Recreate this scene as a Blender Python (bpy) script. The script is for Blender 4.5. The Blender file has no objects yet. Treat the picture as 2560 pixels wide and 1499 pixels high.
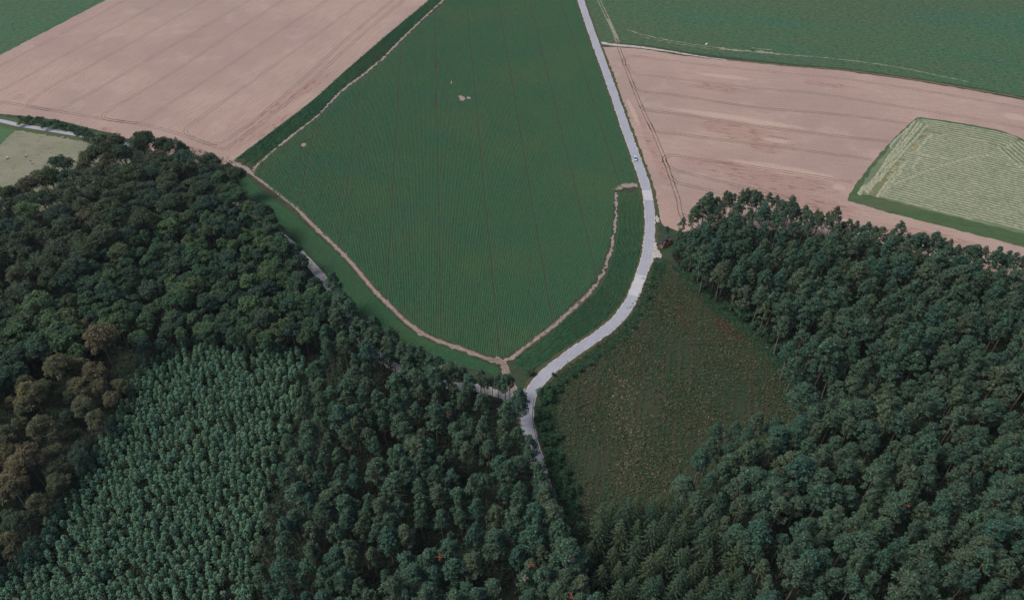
import bpy, bmesh, math, random
import numpy as np
from mathutils import Vector, Matrix

# ------------------------------------------------------------------ camera, sky, sun, exposure
SC = bpy.context.scene
COL = SC.collection
CAM_H = 237.0
F_PX = 2000.0
PITCH = math.atan(1782.5 / F_PX)          # below the horizontal
cam_d = bpy.data.cameras.new('camera')
cam = bpy.data.objects.new('camera', cam_d)
COL.objects.link(cam)
cam.location = (0, 0, CAM_H)
cam.rotation_euler = (math.pi / 2 - PITCH, 0, 0)
cam_d.sensor_width = 36.0
cam_d.lens = 36.0 * F_PX / 2560.0
cam_d.clip_start = 1.0
cam_d.clip_end = 8000.0
SC.camera = cam

SUN_EL, SUN_ROT = math.radians(54), math.radians(-95)   # rotation from +Y (far side), clockwise seen from above
world = bpy.data.worlds.new('World')
SC.world = world
world.use_nodes = True
wn = world.node_tree.nodes
sky = wn.new('ShaderNodeTexSky')
sky.sky_type = 'NISHITA'
sky.sun_disc = False
sky.sun_elevation = SUN_EL
sky.sun_rotation = SUN_ROT
sky.dust_density = 3.0
sky.ozone_density = 1.0
world.node_tree.links.new(sky.outputs[0], wn['Background'].inputs[0])
wn['Background'].inputs[1].default_value = 0.11
sun_d = bpy.data.lights.new('sun', 'SUN')
sun_d.energy = 2.3
sun_d.angle = math.radians(24)
sun_d.color = (1.0, 0.955, 0.90)
sun = bpy.data.objects.new('sun', sun_d)
COL.objects.link(sun)
sdir = Vector((math.sin(SUN_ROT) * math.cos(SUN_EL), math.cos(SUN_ROT) * math.cos(SUN_EL), math.sin(SUN_EL)))
sun.rotation_euler = sdir.to_track_quat('Z', 'Y').to_euler()
sun.location = (0, 0, 400)
SC.view_settings.view_transform = 'Standard'
SC.view_settings.look = 'None'
SC.view_settings.gamma = 1.0
SC.view_settings.exposure = 0.35

rng = np.random.default_rng(7)
random.seed(7)

# ------------------------------------------------------------------ photo pixel -> point on a level plane
CP, SP = math.cos(PITCH), math.sin(PITCH)
def G(px, py, z=0.0):
    u = (px - 1280.0) / F_PX
    v = -(py - 749.5) / F_PX
    dx, dy, dz = u, CP + v * SP, -SP + v * CP
    t = (z - CAM_H) / dz
    return (dx * t, dy * t)
def GP(pts, z=0.0):
    return np.array([G(x, y, z) for x, y in pts])
def proj(x, y, z):
    rx, ry, rz = x, y, z - CAM_H
    d = ry * CP - rz * SP
    v = ry * SP + rz * CP
    return 1280 + F_PX * rx / d, 749.5 - F_PX * v / d, d

def smooth(P, step=2.0):
    """Catmull-Rom through the points, resampled to an even step."""
    P = np.asarray(P, float)
    if len(P) > 2:
        Q = np.vstack([2 * P[0] - P[1], P, 2 * P[-1] - P[-2]])
        out = []
        for i in range(1, len(Q) - 2):
            p0, p1, p2, p3 = Q[i - 1], Q[i], Q[i + 1], Q[i + 2]
            n = max(3, int(np.linalg.norm(p2 - p1) / 1.5))
            t = np.linspace(0, 1, n, endpoint=False)[:, None]
            out.append(0.5 * (2 * p1 + (p2 - p0) * t + (2 * p0 - 5 * p1 + 4 * p2 - p3) * t ** 2 + (3 * p1 - p0 - 3 * p2 + p3) * t ** 3))
        out.append(P[-1:])
        P = np.vstack(out)
    return resample(P, step=step)
def resample(P, step=None, n=None):
    d = np.r_[0, np.cumsum(np.linalg.norm(np.diff(P, axis=0), axis=1))]
    if n is None:
        n = max(2, int(d[-1] / step) + 1)
    s = np.linspace(0, d[-1], n)
    return np.c_[np.interp(s, d, P[:, 0]), np.interp(s, d, P[:, 1])]
def inside(P, poly):
    x, y = P[:, 0], P[:, 1]
    r = np.zeros(len(P), bool)
    n = len(poly)
    for i in range(n):
        x0, y0 = poly[i]
        x1, y1 = poly[(i + 1) % n]
        c = ((y0 > y) != (y1 > y))
        with np.errstate(divide='ignore', invalid='ignore'):
            xi = (x1 - x0) * (y - y0) / (y1 - y0) + x0
        r ^= c & (x < xi)
    return r

# ------------------------------------------------------------------ mesh helpers
def mesh_np(name, V, faces, mat=None, smooth_sh=False, attrs=None, mats=None, midx=None):
    """V (n,3); faces: list of integer arrays (m,k)."""
    me = bpy.data.meshes.new(name)
    V = np.asarray(V, np.float32)
    me.vertices.add(len(V))
    me.vertices.foreach_set('co', V.ravel())
    faces = [np.asarray(f, np.int32) for f in faces if len(f)]
    loops = np.concatenate([f.ravel() for f in faces])
    tot = np.concatenate([np.full(len(f), f.shape[1], np.int32) for f in faces])
    start = np.r_[0, np.cumsum(tot)[:-1]].astype(np.int32)
    me.loops.add(len(loops))
    me.loops.foreach_set('vertex_index', loops)
    me.polygons.add(len(tot))
    me.polygons.foreach_set('loop_start', start)
    if midx is not None:
        me.polygons.foreach_set('material_index', np.asarray(midx, np.int32))
    if smooth_sh:
        me.polygons.foreach_set('use_smooth', np.ones(len(tot), bool))
    for k, a in (attrs or {}).items():
        at = me.attributes.new(k, 'FLOAT', 'POINT')
        at.data.foreach_set('value', np.asarray(a, np.float32))
    me.update(calc_edges=True)
    for m in (mats or ([mat] if mat else [])):
        me.materials.append(m)
    return me
def obj(name, me, parent=None):
    o = bpy.data.objects.new(name, me)
    COL.objects.link(o)
    if parent:
        o.parent = parent
    return o
def tag(o, label=None, cat=None, group=None, kind=None):
    if label: o['label'] = label
    if cat: o['category'] = cat
    if group: o['group'] = group
    if kind: o['kind'] = kind
    return o
def empty(name, loc, rz=0.0, s=1.0):
    o = bpy.data.objects.new(name, None)
    o.empty_display_size = 0.5
    COL.objects.link(o)
    o.location = loc
    o.rotation_euler = (0, 0, rz)
    o.scale = (s, s, s) if not isinstance(s, tuple) else s
    return o
class MB:
    """collects raw geometry for one mesh object"""
    def __init__(self):
        self.v, self.f, self.m = [], [], []
    def add(self, V, F, mi=0):
        b = len(self.v)
        self.v += [tuple(p) for p in V]
        for f in F:
            self.f.append(tuple(b + i for i in f))
            self.m.append(mi)
    def tube(self, pts, radii, n=6, cap=True, mi=0):
        pts = [Vector(p) for p in pts]
        rings = []
        V = []
        for i, p in enumerate(pts):
            d = (pts[min(i + 1, len(pts) - 1)] - pts[max(i - 1, 0)]).normalized()
            a = d.orthogonal().normalized()
            b = d.cross(a)
            for k in range(n):
                t = 2 * math.pi * k / n
                V.append(p + (a * math.cos(t) + b * math.sin(t)) * radii[i])
        F = []
        for i in range(len(pts) - 1):
            for k in range(n):
                F.append((i * n + k, i * n + (k + 1) % n, (i + 1) * n + (k + 1) % n, (i + 1) * n + k))
        if cap:
            F.append(tuple(range(n))[::-1])
            F.append(tuple((len(pts) - 1) * n + k for k in range(n)))
        self.add(V, F, mi)
    def box(self, c, s, mi=0):
        x, y, z = c
        a, b, d = s[0] / 2, s[1] / 2, s[2] / 2
        V = [(x + i * a, y + j * b, z + k * d) for k in (-1, 1) for j in (-1, 1) for i in (-1, 1)]
        self.add(V, [(0, 2, 3, 1), (4, 5, 7, 6), (0, 1, 5, 4), (2, 6, 7, 3), (0, 4, 6, 2), (1, 3, 7, 5)], mi)
    def mesh(self, name, mats, smooth_sh=False):
        me = bpy.data.meshes.new(name)
        me.from_pydata(self.v, [], self.f)
        for m in (mats if isinstance(mats, (list, tuple)) else [mats]):
            me.materials.append(m)
        me.polygons.foreach_set('material_index', self.m)
        if smooth_sh:
            me.polygons.foreach_set('use_smooth', [True] * len(self.f))
        me.update()
        return me

def ragged(P, step=2.0, amp=0.25, closed=True):
    """edge of a field: small irregularities along the outline"""
    P = np.asarray(P, float)
    if closed:
        P = np.vstack([P, P[:1]])
    Q = resample(P, step=step)
    if closed:
        Q = Q[:-1]
    return Q + rng.normal(0, amp, Q.shape)
def poly_sheet(name, P, z, mat, kind='structure'):
    bm = bmesh.new()
    vs = [bm.verts.new((x, y, z)) for x, y in P]
    f = bm.faces.new(vs)
    f.normal_update()
    if f.normal.z < 0:
        f.normal_flip()
    bmesh.ops.triangulate(bm, faces=[f])
    me = bpy.data.meshes.new(name)
    bm.to_mesh(me)
    bm.free()
    me.materials.append(mat)
    o = obj(name, me)
    tag(o, kind=kind)
    return o
def ribbon_np(P, hw, z, jit=0.0):
    P = np.asarray(P)
    T = np.gradient(P, axis=0)
    T /= np.linalg.norm(T, axis=1)[:, None] + 1e-9
    N = np.c_[-T[:, 1], T[:, 0]]
    n = len(P)
    wl = (np.full(n, hw) if np.isscalar(hw) else np.asarray(hw)) 
    wr = wl.copy()
    if jit:
        wl = wl + rng.normal(0, jit, n)
        wr = wr + rng.normal(0, jit, n)
    L, R = P + N * wl[:, None], P - N * wr[:, None]
    V = np.zeros((2 * n, 3))
    V[0::2, :2] = R
    V[1::2, :2] = L
    V[:, 2] = z
    i = np.arange(n - 1) * 2
    F = np.c_[i, i + 2, i + 3, i + 1]
    return V, F
def ribbons(name, parts, mat, kind='structure'):
    """parts: list of (V,F) joined to one surface"""
    VV, FF, b = [], [], 0
    for V, F in parts:
        VV.append(V)
        FF.append(F + b)
        b += len(V)
    me = mesh_np(name, np.vstack(VV), [np.vstack(FF)], mat)
    o = obj(name, me)
    tag(o, kind=kind)
    return o

# ------------------------------------------------------------------ materials
def new_mat(name):
    m = bpy.data.materials.new(name)
    m.use_nodes = True
    nt = m.node_tree
    return m, nt, nt.nodes['Principled BSDF']
def L(nt, a, b):
    nt.links.new(a, b)
def noise(nt, vec, scale, detail=3.0, rough=0.6, dist=0.0):
    n = nt.nodes.new('ShaderNodeTexNoise')
    n.inputs['Scale'].default_value = scale
    n.inputs['Detail'].default_value = detail
    n.inputs['Roughness'].default_value = rough
    n.inputs['Distortion'].default_value = dist
    if vec is not None:
        L(nt, vec, n.inputs['Vector'])
    return n.outputs['Fac']
def ramp(nt, fac, lo, hi, smooth_=True):
    n = nt.nodes.new('ShaderNodeMapRange')
    n.interpolation_type = 'SMOOTHSTEP' if smooth_ else 'LINEAR'
    n.inputs['From Min'].default_value = lo
    n.inputs['From Max'].default_value = hi
    L(nt, fac, n.inputs['Value'])
    return n.outputs['Result']
def mixc(nt, fac, a, b, blend='MIX'):
    n = nt.nodes.new('ShaderNodeMix')
    n.data_type = 'RGBA'
    n.blend_type = blend
    for s, v in ((0, fac), (6, a), (7, b)):
        if hasattr(v, 'is_linked') or hasattr(v, 'links'):
            L(nt, v, n.inputs[s])
        else:
            n.inputs[s].default_value = v if s == 0 else (*v, 1.0)
    return n.outputs[2]
def math_(nt, op, a, b=None):
    n = nt.nodes.new('ShaderNodeMath')
    n.operation = op
    for i, v in enumerate((a, b)):
        if v is None: continue
        if hasattr(v, 'links'):
            L(nt, v, n.inputs[i])
        else:
            n.inputs[i].default_value = v
    return n.outputs[0]
def objco(nt):
    return nt.nodes.new('ShaderNodeTexCoord').outputs['Object']
def mapped(nt, vec, loc=(0, 0, 0), rot=0.0, scale=(1, 1, 1)):
    """texture-style mapping: moves to loc, turns by rot, divides by scale"""
    n = nt.nodes.new('ShaderNodeMapping')
    n.vector_type = 'TEXTURE'
    n.inputs['Location'].default_value = loc
    n.inputs['Rotation'].default_value = (0, 0, rot)
    n.inputs['Scale'].default_value = scale
    L(nt, vec, n.inputs['Vector'])
    return n.outputs[0]
def bump(nt, h, strength, dist=0.3):
    n = nt.nodes.new('ShaderNodeBump')
    n.inputs['Strength'].default_value = strength
    n.inputs['Distance'].default_value = dist
    L(nt, h, n.inputs['Height'])
    return n.outputs[0]

def ground_mat(name, base, layers, rough=0.95, bmp=(3.0, 0.4, 0.2)):
    """layers: (colour, noise scale, lo, hi, detail, stretch(rot, sx, sy) or None, strength)"""
    m, nt, b = new_mat(name)
    co = objco(nt)
    c = base
    for (col, sc, lo, hi, det, st, k) in layers:
        v = co if st is None else mapped(nt, co, rot=st[0], scale=(st[1], st[2], 1))
        f = ramp(nt, noise(nt, v, sc, det), lo, hi)
        if k != 1.0:
            f = math_(nt, 'MULTIPLY', f, k)
        c = mixc(nt, f, c, col)
    c = mixc(nt, 1.0, c, (0.83, 0.83, 0.83), 'MULTIPLY')
    L(nt, c, b.inputs['Base Color'])
    b.inputs['Roughness'].default_value = rough
    b.inputs['Specular IOR Level'].default_value = 0.15
    if bmp:
        L(nt, bump(nt, noise(nt, co, bmp[0], 4.0), bmp[1], bmp[2]), b.inputs['Normal'])
    return m

def leaf_mat(name, stops, var=0.35, trans=0.25, patch=None, rough=0.7):
    """stops: list of colours picked per tree (by object random + the per-tree tint of joined stands) and per leaf"""
    m = bpy.data.materials.new(name)
    m.use_nodes = True
    nt = m.node_tree
    nt.nodes.clear()
    out = nt.nodes.new('ShaderNodeOutputMaterial')
    oi = nt.nodes.new('ShaderNodeObjectInfo')
    at = nt.nodes.new('ShaderNodeAttribute')
    at.attribute_name = 'tint'
    lv = nt.nodes.new('ShaderNodeAttribute')
    lv.attribute_name = 'leafv'
    r = math_(nt, 'FRACT', math_(nt, 'ADD', oi.outputs['Random'], at.outputs['Fac']))
    cr = nt.nodes.new('ShaderNodeValToRGB')
    els = cr.color_ramp.elements
    while len(els) < len(stops):
        els.new(0.5)
    for i, s in enumerate(stops):
        els[i].position = i / max(1, len(stops) - 1)
        els[i].color = (*s, 1)
    L(nt, r, cr.inputs[0])
    # single leaves and shoots are lighter or darker green
    k = nt.nodes.new('ShaderNodeMapRange')
    k.inputs['To Min'].default_value = 1.0 - var
    k.inputs['To Max'].default_value = 1.0 + var * 1.6
    L(nt, lv.outputs['Fac'], k.inputs['Value'])
    hv = nt.nodes.new('ShaderNodeHueSaturation')
    L(nt, cr.outputs[0], hv.inputs['Color'])
    L(nt, k.outputs[0], hv.inputs['Value'])
    c = hv.outputs[0]
    if patch:
        co = nt.nodes.new('ShaderNodeTexCoord').outputs['Object']
        c = mixc(nt, ramp(nt, noise(nt, co, patch[1], 1.0), patch[2], patch[3]), c, patch[0])
    d = nt.nodes.new('ShaderNodeBsdfDiffuse')
    t = nt.nodes.new('ShaderNodeBsdfTranslucent')
    mx = nt.nodes.new('ShaderNodeMixShader')
    mx.inputs[0].default_value = trans
    L(nt, c, d.inputs[0])
    L(nt, c, t.inputs[0])
    L(nt, d.outputs[0], mx.inputs[1])
    L(nt, t.outputs[0], mx.inputs[2])
    L(nt, mx.outputs[0], out.inputs[0])
    return m
def plain(name, col, rough=0.8, metal=0.0, nz=None, spec=0.3):
    m, nt, b = new_mat(name)
    b.inputs['Base Color'].default_value = (*col, 1)
    b.inputs['Roughness'].default_value = rough
    b.inputs['Metallic'].default_value = metal
    b.inputs['Specular IOR Level'].default_value = spec
    if nz:
        c = mixc(nt, ramp(nt, noise(nt, objco(nt), nz[1], 4.0), 0.35, 0.65), col, nz[0])
        L(nt, c, b.inputs['Base Color'])
    return m

# ================================================================== SETTING
# ------------------------------------------------------------------ ground
M_ground = ground_mat('ground_green', (0.040, 0.062, 0.034), [
    ((0.060, 0.058, 0.036), 0.02, 0.42, 0.62, 4, None, 0.7),
    ((0.026, 0.046, 0.026), 0.25, 0.45, 0.60, 4, None, 0.8),
    ((0.075, 0.090, 0.045), 1.6, 0.58, 0.72, 3, None, 0.6)], bmp=(1.2, 0.6, 0.4))
tag(obj('ground', mesh_np('ground', [(-4000, -1500, 0), (4000, -1500, 0), (4000, 7000, 0), (-4000, 7000, 0)], [[(0, 1, 2, 3)]], M_ground)), kind='structure')
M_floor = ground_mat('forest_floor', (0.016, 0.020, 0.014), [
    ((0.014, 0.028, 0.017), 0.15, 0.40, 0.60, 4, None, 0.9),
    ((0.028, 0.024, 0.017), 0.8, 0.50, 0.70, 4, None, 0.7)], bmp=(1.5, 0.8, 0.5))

FLOOR_RIGHT = [(1690, 655), (1680, 640), (1700, 585), (1850, 560), (2050, 590), (2330, 660), (2560, 700), (2950, 800), (3100, 1700), (1440, 1700), (1400, 1360), (1470, 1390), (1600, 1330), (1730, 1330), (1790, 1230), (1850, 1130), (1990, 1110), (2050, 1050), (1985, 960), (1935, 880), (1870, 815), (1800, 770), (1745, 725)]
FLOOR_LEFT = [(585, 405), (480, 370), (380, 345), (290, 350), (230, 380), (120, 450), (60, 480), (-200, 500), (-600, 900), (-500, 1750), (1420, 1750), (1400, 1450), (1370, 1290), (1325, 1170), (1300, 1080), (1290, 1015), (1230, 988), (1120, 950), (1040, 915), (950, 858), (850, 760), (800, 705), (735, 625), (660, 550), (600, 470), (570, 430)]
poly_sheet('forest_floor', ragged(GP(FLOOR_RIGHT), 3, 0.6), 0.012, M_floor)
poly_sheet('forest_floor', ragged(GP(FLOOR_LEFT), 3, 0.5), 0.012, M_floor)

# ------------------------------------------------------------------ wheat
def patch_mask(nt, co, c, rot, a, b, wob=0.9, sc=0.12):
    v = mapped(nt, co, loc=(c[0], c[1], 0), rot=rot, scale=(a, b, 1000))
    n = nt.nodes.new('ShaderNodeVectorMath')
    n.operation = 'LENGTH'
    L(nt, v, n.inputs[0])
    d = math_(nt, 'ADD', n.outputs['Value'], math_(nt, 'MULTIPLY', math_(nt, 'SUBTRACT', noise(nt, mapped(nt, co, rot=rot, scale=(3, 1, 1)), sc * 3, 4), 0.5), wob))
    return ramp(nt, d, 1.05, 0.6)
def ang(p, q):
    a, b = G(*p), G(*q)
    return math.atan2(b[1] - a[1], b[0] - a[0]), math.hypot(b[0] - a[0], b[1] - a[1]), ((a[0] + b[0]) / 2, (a[1] + b[1]) / 2)
def wheat_mat(name, rot, patches, reds, base=(0.360, 0.268, 0.228), pale=(0.450, 0.340, 0.285)):
    m, nt, b = new_mat(name)
    co = objco(nt)
    along = mapped(nt, co, rot=rot, scale=(14, 1, 1))
    c = mixc(nt, ramp(nt, noise(nt, co, 0.012, 3), 0.38, 0.62), base, (0.305, 0.222, 0.200))
    c = mixc(nt, math_(nt, 'MULTIPLY', ramp(nt, noise(nt, along, 0.9, 3), 0.45, 0.62), 0.55), c, (0.275, 0.192, 0.168))
    c = mixc(nt, math_(nt, 'MULTIPLY', ramp(nt, noise(nt, co, 0.05, 4), 0.52, 0.68), 0.45), c, (0.385, 0.300, 0.272))
    # lodged stalks: long flattened streaks, red-brown between them
    streak = ramp(nt, noise(nt, mapped(nt, co, rot=rot, scale=(5.5, 1.3, 1)), 0.8, 3, 0.6, 0.4), 0.53, 0.64)
    zones = None
    for r in reds:
        k = patch_mask(nt, co, *r)
        zones = k if zones is None else math_(nt, 'MAXIMUM', zones, k)
    if zones is not None:
        c = mixc(nt, math_(nt, 'MULTIPLY', zones, 0.42), c, (0.290, 0.178, 0.150))
        c = mixc(nt, math_(nt, 'MULTIPLY', math_(nt, 'MULTIPLY', zones, streak), 0.90), c, (0.185, 0.105, 0.084))
    for p in patches:
        c = mixc(nt, math_(nt, 'MULTIPLY', patch_mask(nt, co, *p), math_(nt, 'ADD', 0.25, math_(nt, 'MULTIPLY', noise(nt, along, 1.2, 4), 0.8))), c, pale)
    fine = noise(nt, co, 1.5, 5, 0.7)
    c = mixc(nt, math_(nt, 'MULTIPLY', ramp(nt, fine, 0.46, 0.64), 0.75), c, (0.225, 0.150, 0.122))
    c = mixc(nt, math_(nt, 'MULTIPLY', ramp(nt, noise(nt, co, 0.35, 4), 0.60, 0.72), 0.30), c, (0.200, 0.128, 0.108))
    c = mixc(nt, 1.0, c, (0.965, 0.945, 0.915), 'MULTIPLY')
    L(nt, c, b.inputs['Base Color'])
    b.inputs['Roughness'].default_value = 0.95
    b.inputs['Specular IOR Level'].default_value = 0.1
    L(nt, bump(nt, fine, 0.5, 0.25), b.inputs['Normal'])
    return m
ROT_L = ang((191, 251), (614, 7))[0]
ROT_R = ang((1700, 198), (2246, 266))[0]
def el(p, q, b, wob=0.9, sc=0.12):
    r, l, c = ang(p, q)
    return (c, r, l / 2, b, wob, sc)
M_wheat_l = wheat_mat('ripe_wheat', ROT_L, [], [el((560, 380), (760, 270), 9), el((600, 330), (860, 160), 5), el((30, 250), (60, 235), 5), el((240, 322), (285, 330), 4), el((460, 95), (520, 85), 4)])
M_wheat_r = wheat_mat('lodged_wheat', ROT_R,
    [el((1640, 266), (2045, 326), 3.6, 0.7), el((1800, 398), (2120, 452), 5.2, 0.7), el((1735, 183), (1890, 200), 3, 0.8), el((1900, 345), (1990, 358), 3.0, 1.7), el((2080, 466), (2115, 471), 4, 1.5), el((2500, 286), (2575, 298), 5, 0.9), el((1565, 240), (1600, 320), 1.6, 0.8), el((1960, 530), (2150, 560), 5, 0.9)],
    [el((1720, 300), (2010, 365), 11, 1.2), el((1690, 210), (1900, 232), 5, 1.3), el((1700, 400), (2120, 480), 13, 1.2), el((1590, 270), (1682, 490), 3.4, 1.3), el((1990, 205), (2150, 220), 4, 1.4), el((1800, 465), (2160, 535), 11, 1.0), el((2150, 555), (2500, 630), 6, 1.2), el((1860, 360), (1960, 380), 6, 1.0)])
WHEAT_L = [(-260, 255), (0, 138), (266, 0), (470, -105), (1180, -105), (1113, -40), (1070, 0), (1004, 54), (936, 112), (851, 186), (786, 246), (701, 311), (586, 398), (560, 412), (450, 405), (350, 365), (287, 335), (239, 324), (147, 301), (51, 289), (0, 285), (-260, 262)]
WHEAT_R = [(1504, 118), (1545, 118), (1614, 124), (1700, 139), (1812, 151), (1987, 168), (2103, 177), (2263, 199), (2423, 225), (2560, 251), (2760, 300), (3000, 400), (3000, 820), (2560, 700), (2330, 640), (2170, 600), (2050, 590), (1850, 565), (1700, 580), (1655, 562), (1649, 548), (1642, 500), (1625, 440), (1604, 380), (1583, 341), (1551, 252), (1509, 138)]
poly_sheet('wheat_field', ragged(GP(WHEAT_L), 2.5, 0.22), 0.03, M_wheat_l)
poly_sheet('wheat_field', ragged(GP(WHEAT_R), 2.5, 0.22), 0.03, M_wheat_r)

# wheel tracks through the wheat: two bare strips each
M_rut = ground_mat('bare_wheel_track', (0.165, 0.108, 0.084), [((0.230, 0.162, 0.132), 0.4, 0.45, 0.6, 3, None, 0.8)], bmp=None)
M_rut_faint = ground_mat('faint_wheel_track', (0.215, 0.148, 0.120), [((0.290, 0.208, 0.175), 0.25, 0.45, 0.6, 3, None, 0.8)], bmp=None)
def tramline(pts, gap=0.95, hw=0.28, z=0.045):
    P = smooth(GP(pts), 2.0)
    T = np.gradient(P, axis=0)
    T /= np.linalg.norm(T, axis=1)[:, None]
    N = np.c_[-T[:, 1], T[:, 0]]
    return [ribbon_np(P + N * s * gap, hw, z, 0.05) for s in (-1, 1)]
left_lines = [
    [(-120, 215), (0, 165), (157, 84), (314, 0), (420, -60)],
    [(-150, 290), (0, 227), (206, 114), (413, 0), (520, -60)],
    [(610, -60), (512, 2), (266, 143), (136, 212), (95, 238), (74, 254), (73, 264), (95, 270), (128, 276)],
    [(720, -60), (614, 7), (375, 147), (240, 225), (191, 251), (168, 267), (140, 276), (110, 273)],
    [(820, -62), (710, 0), (443, 174), (330, 243), (283, 270), (262, 284), (258, 294), (274, 300), (310, 305)],
    [(925, -62), (819, 0), (546, 181), (450, 242), (410, 268), (372, 295), (350, 306), (320, 307), (290, 302)],
    [(990, -60), (905, 5), (860, 38), (648, 191), (560, 253), (488, 304), (467, 321), (466, 334), (485, 345)],
    [(1070, -60), (983, 0), (850, 113), (750, 205), (640, 298), (580, 341), (552, 358), (520, 360), (495, 352)]]
head_l = [[(-150, 232), (0, 254), (68, 266), (164, 282), (256, 297), (341, 309), (410, 324), (500, 352), (560, 375)]]
last_l = [[(1095, -62), (1010, 0), (856, 131), (760, 222), (640, 318), (563, 374)]]
pp = []
for p in left_lines[7:] + head_l + last_l:
    pp += tramline(p, hw=0.22)
ribbons('wheel_tracks', pp, M_rut)
pp = []
for p in left_lines[:7]:
    pp += tramline(p, hw=0.24)
ribbons('wheel_tracks', pp, M_rut_faint)
right_head = [[(1538, 90), (1545, 114), (1557, 147), (1577, 201), (1597, 252), (1614, 290), (1635, 334), (1659, 392), (1683, 461), (1696, 500), (1701, 531), (1712, 552), (1740, 570)]]
right_lines = [
    [(1560, 165), (1560, 150), (1572, 141), (1600, 141), (1635, 147), (1710, 156), (1987, 186), (2103, 196), (2383, 239), (2560, 271), (2750, 310)],
    [(1566, 160), (1575, 178), (1595, 187), (1640, 191), (1710, 199), (1884, 220), (2041, 234), (2246, 266), (2400, 291), (2560, 320), (2750, 358)],
    [(1578, 203), (1588, 221), (1605, 229), (1650, 233), (1710, 241), (1884, 268), (2110, 288), (2273, 310)],
    [(1600, 262), (1612, 274), (1640, 279), (1710, 288), (1939, 322), (2225, 355)],
    [(1622, 306), (1634, 326), (1660, 333), (1710, 338), (1950, 368), (2178, 399)],
    [(1662, 405), (1660, 396), (1668, 390), (1690, 389), (1730, 396), (1900, 420), (2133, 456)],
    [(1660, 400), (1666, 413), (1680, 421), (1720, 434), (1884, 473), (2000, 500)],
    [(1672, 436), (1686, 452), (1705, 460), (1830, 489), (1900, 505)],
    [(1701, 535), (1720, 540), (1745, 531), (1770, 519), (1800, 507), (1850, 490)]]
pp = []
for p in right_head + right_lines[2:]:
    pp += tramline(p, hw=0.26)
ribbons('wheel_tracks', pp, M_rut)
pp = []
for p in right_lines[:2]:
    pp += tramline(p)
ribbons('wheel_tracks', pp, M_rut_faint)

# ------------------------------------------------------------------ grass fields
M_grass = ground_mat('field_grass', (0.046, 0.118, 0.056), [
    ((0.066, 0.104, 0.050), 0.012, 0.42, 0.62, 3, (ROT_R, 3, 1), 0.8),
    ((0.034, 0.112, 0.070), 0.018, 0.50, 0.66, 3, (ROT_R, 3, 1), 0.8),
    ((0.098, 0.128, 0.075), 0.45, 0.48, 0.62, 5, (ROT_R + 0.5, 2, 1), 0.75),
    ((0.020, 0.052, 0.030), 0.7, 0.52, 0.64, 5, (ROT_R + 0.5, 2, 1), 0.8)], bmp=(0.7, 0.9, 0.6))
GRASS_R = [(1415, -105), (1435, -60), (1459, 0), (1482, 70), (1497, 106), (1545, 108), (1614, 113), (1700, 127), (1812, 142), (1987, 161), (2103, 170), (2263, 191), (2423, 216), (2560, 241), (2760, 285), (3200, 420), (3500, 100), (3000, -105)]
GRASS_L = [(-300, 262), (-260, 250), (0, 137), (265, 0), (468, -105), (-500, -105), (-700, 100)]
poly_sheet('grass_field', ragged(GP(GRASS_R), 2.5, 0.3), 0.03, M_grass)
poly_sheet('grass_field', ragged(GP(GRASS_L), 2.5, 0.3), 0.034, M_grass)
M_stubble = ground_mat('pale_dry_grass', (0.34, 0.30, 0.23), [((0.10, 0.14, 0.08), 0.9, 0.46, 0.56, 4, None, 0.9)], bmp=None)
M_drygrass = ground_mat('brown_dry_grass', (0.165, 0.120, 0.062), [((0.085, 0.095, 0.045), 0.6, 0.45, 0.58, 4, None, 0.9)], bmp=(2, 0.5, 0.2))
pp = tramline([(1497, 0), (1510, 28), (1522, 52), (1533, 76), (1545, 106)], gap=1.0, hw=0.30, z=0.05)
pp += tramline([(1520, 48), (1531, 70), (1543, 97)], gap=0.55, hw=0.55, z=0.055)
pp.append(ribbon_np(smooth(GP([(1565, 74), (1620, 90), (1700, 106), (1796, 120), (1891, 131), (2007, 140), (2085, 147), (2230, 166), (2420, 205)]), 2), 0.35, 0.05, 0.28))
pp.append(ribbon_np(smooth(GP([(1600, 92), (1700, 111), (1800, 126)]), 2), 0.22, 0.05, 0.2))
pp.append(ribbon_np(smooth(GP([(1800, 121), (1850, 127), (1895, 129), (1950, 137)]), 2), 1.1, 0.055, 0.8))
pp.append(ribbon_np(smooth(GP([(1880, 120), (1930, 126)]), 2), 0.5, 0.055, 0.4))
ribbons('pale_grass_tracks', pp, M_stubble)
M_chalk = ground_mat('chalk_track', (0.46, 0.41, 0.37), [((0.30, 0.25, 0.21), 0.5, 0.45, 0.62, 4, None, 0.9), ((0.60, 0.56, 0.52), 1.8, 0.56, 0.70, 3, None, 0.7)], bmp=(3, 0.5, 0.15))
P = smooth(GP([(1490, 106), (1512, 109), (1543, 113), (1614, 120), (1686, 131), (1760, 143), (1815, 150)]), 2)
ribbons('chalk_track', [ribbon_np(P, np.linspace(1.9, 0.5, len(P)), 0.06, 0.18)], M_chalk)
P = smooth(GP([(1800, 148), (1987, 166), (2103, 175), (2263, 196), (2423, 222), (2560, 247), (2750, 296)]), 2)
ribbons('field_margin', [ribbon_np(P, 0.9, 0.058, 0.3)], M_drygrass)

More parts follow.
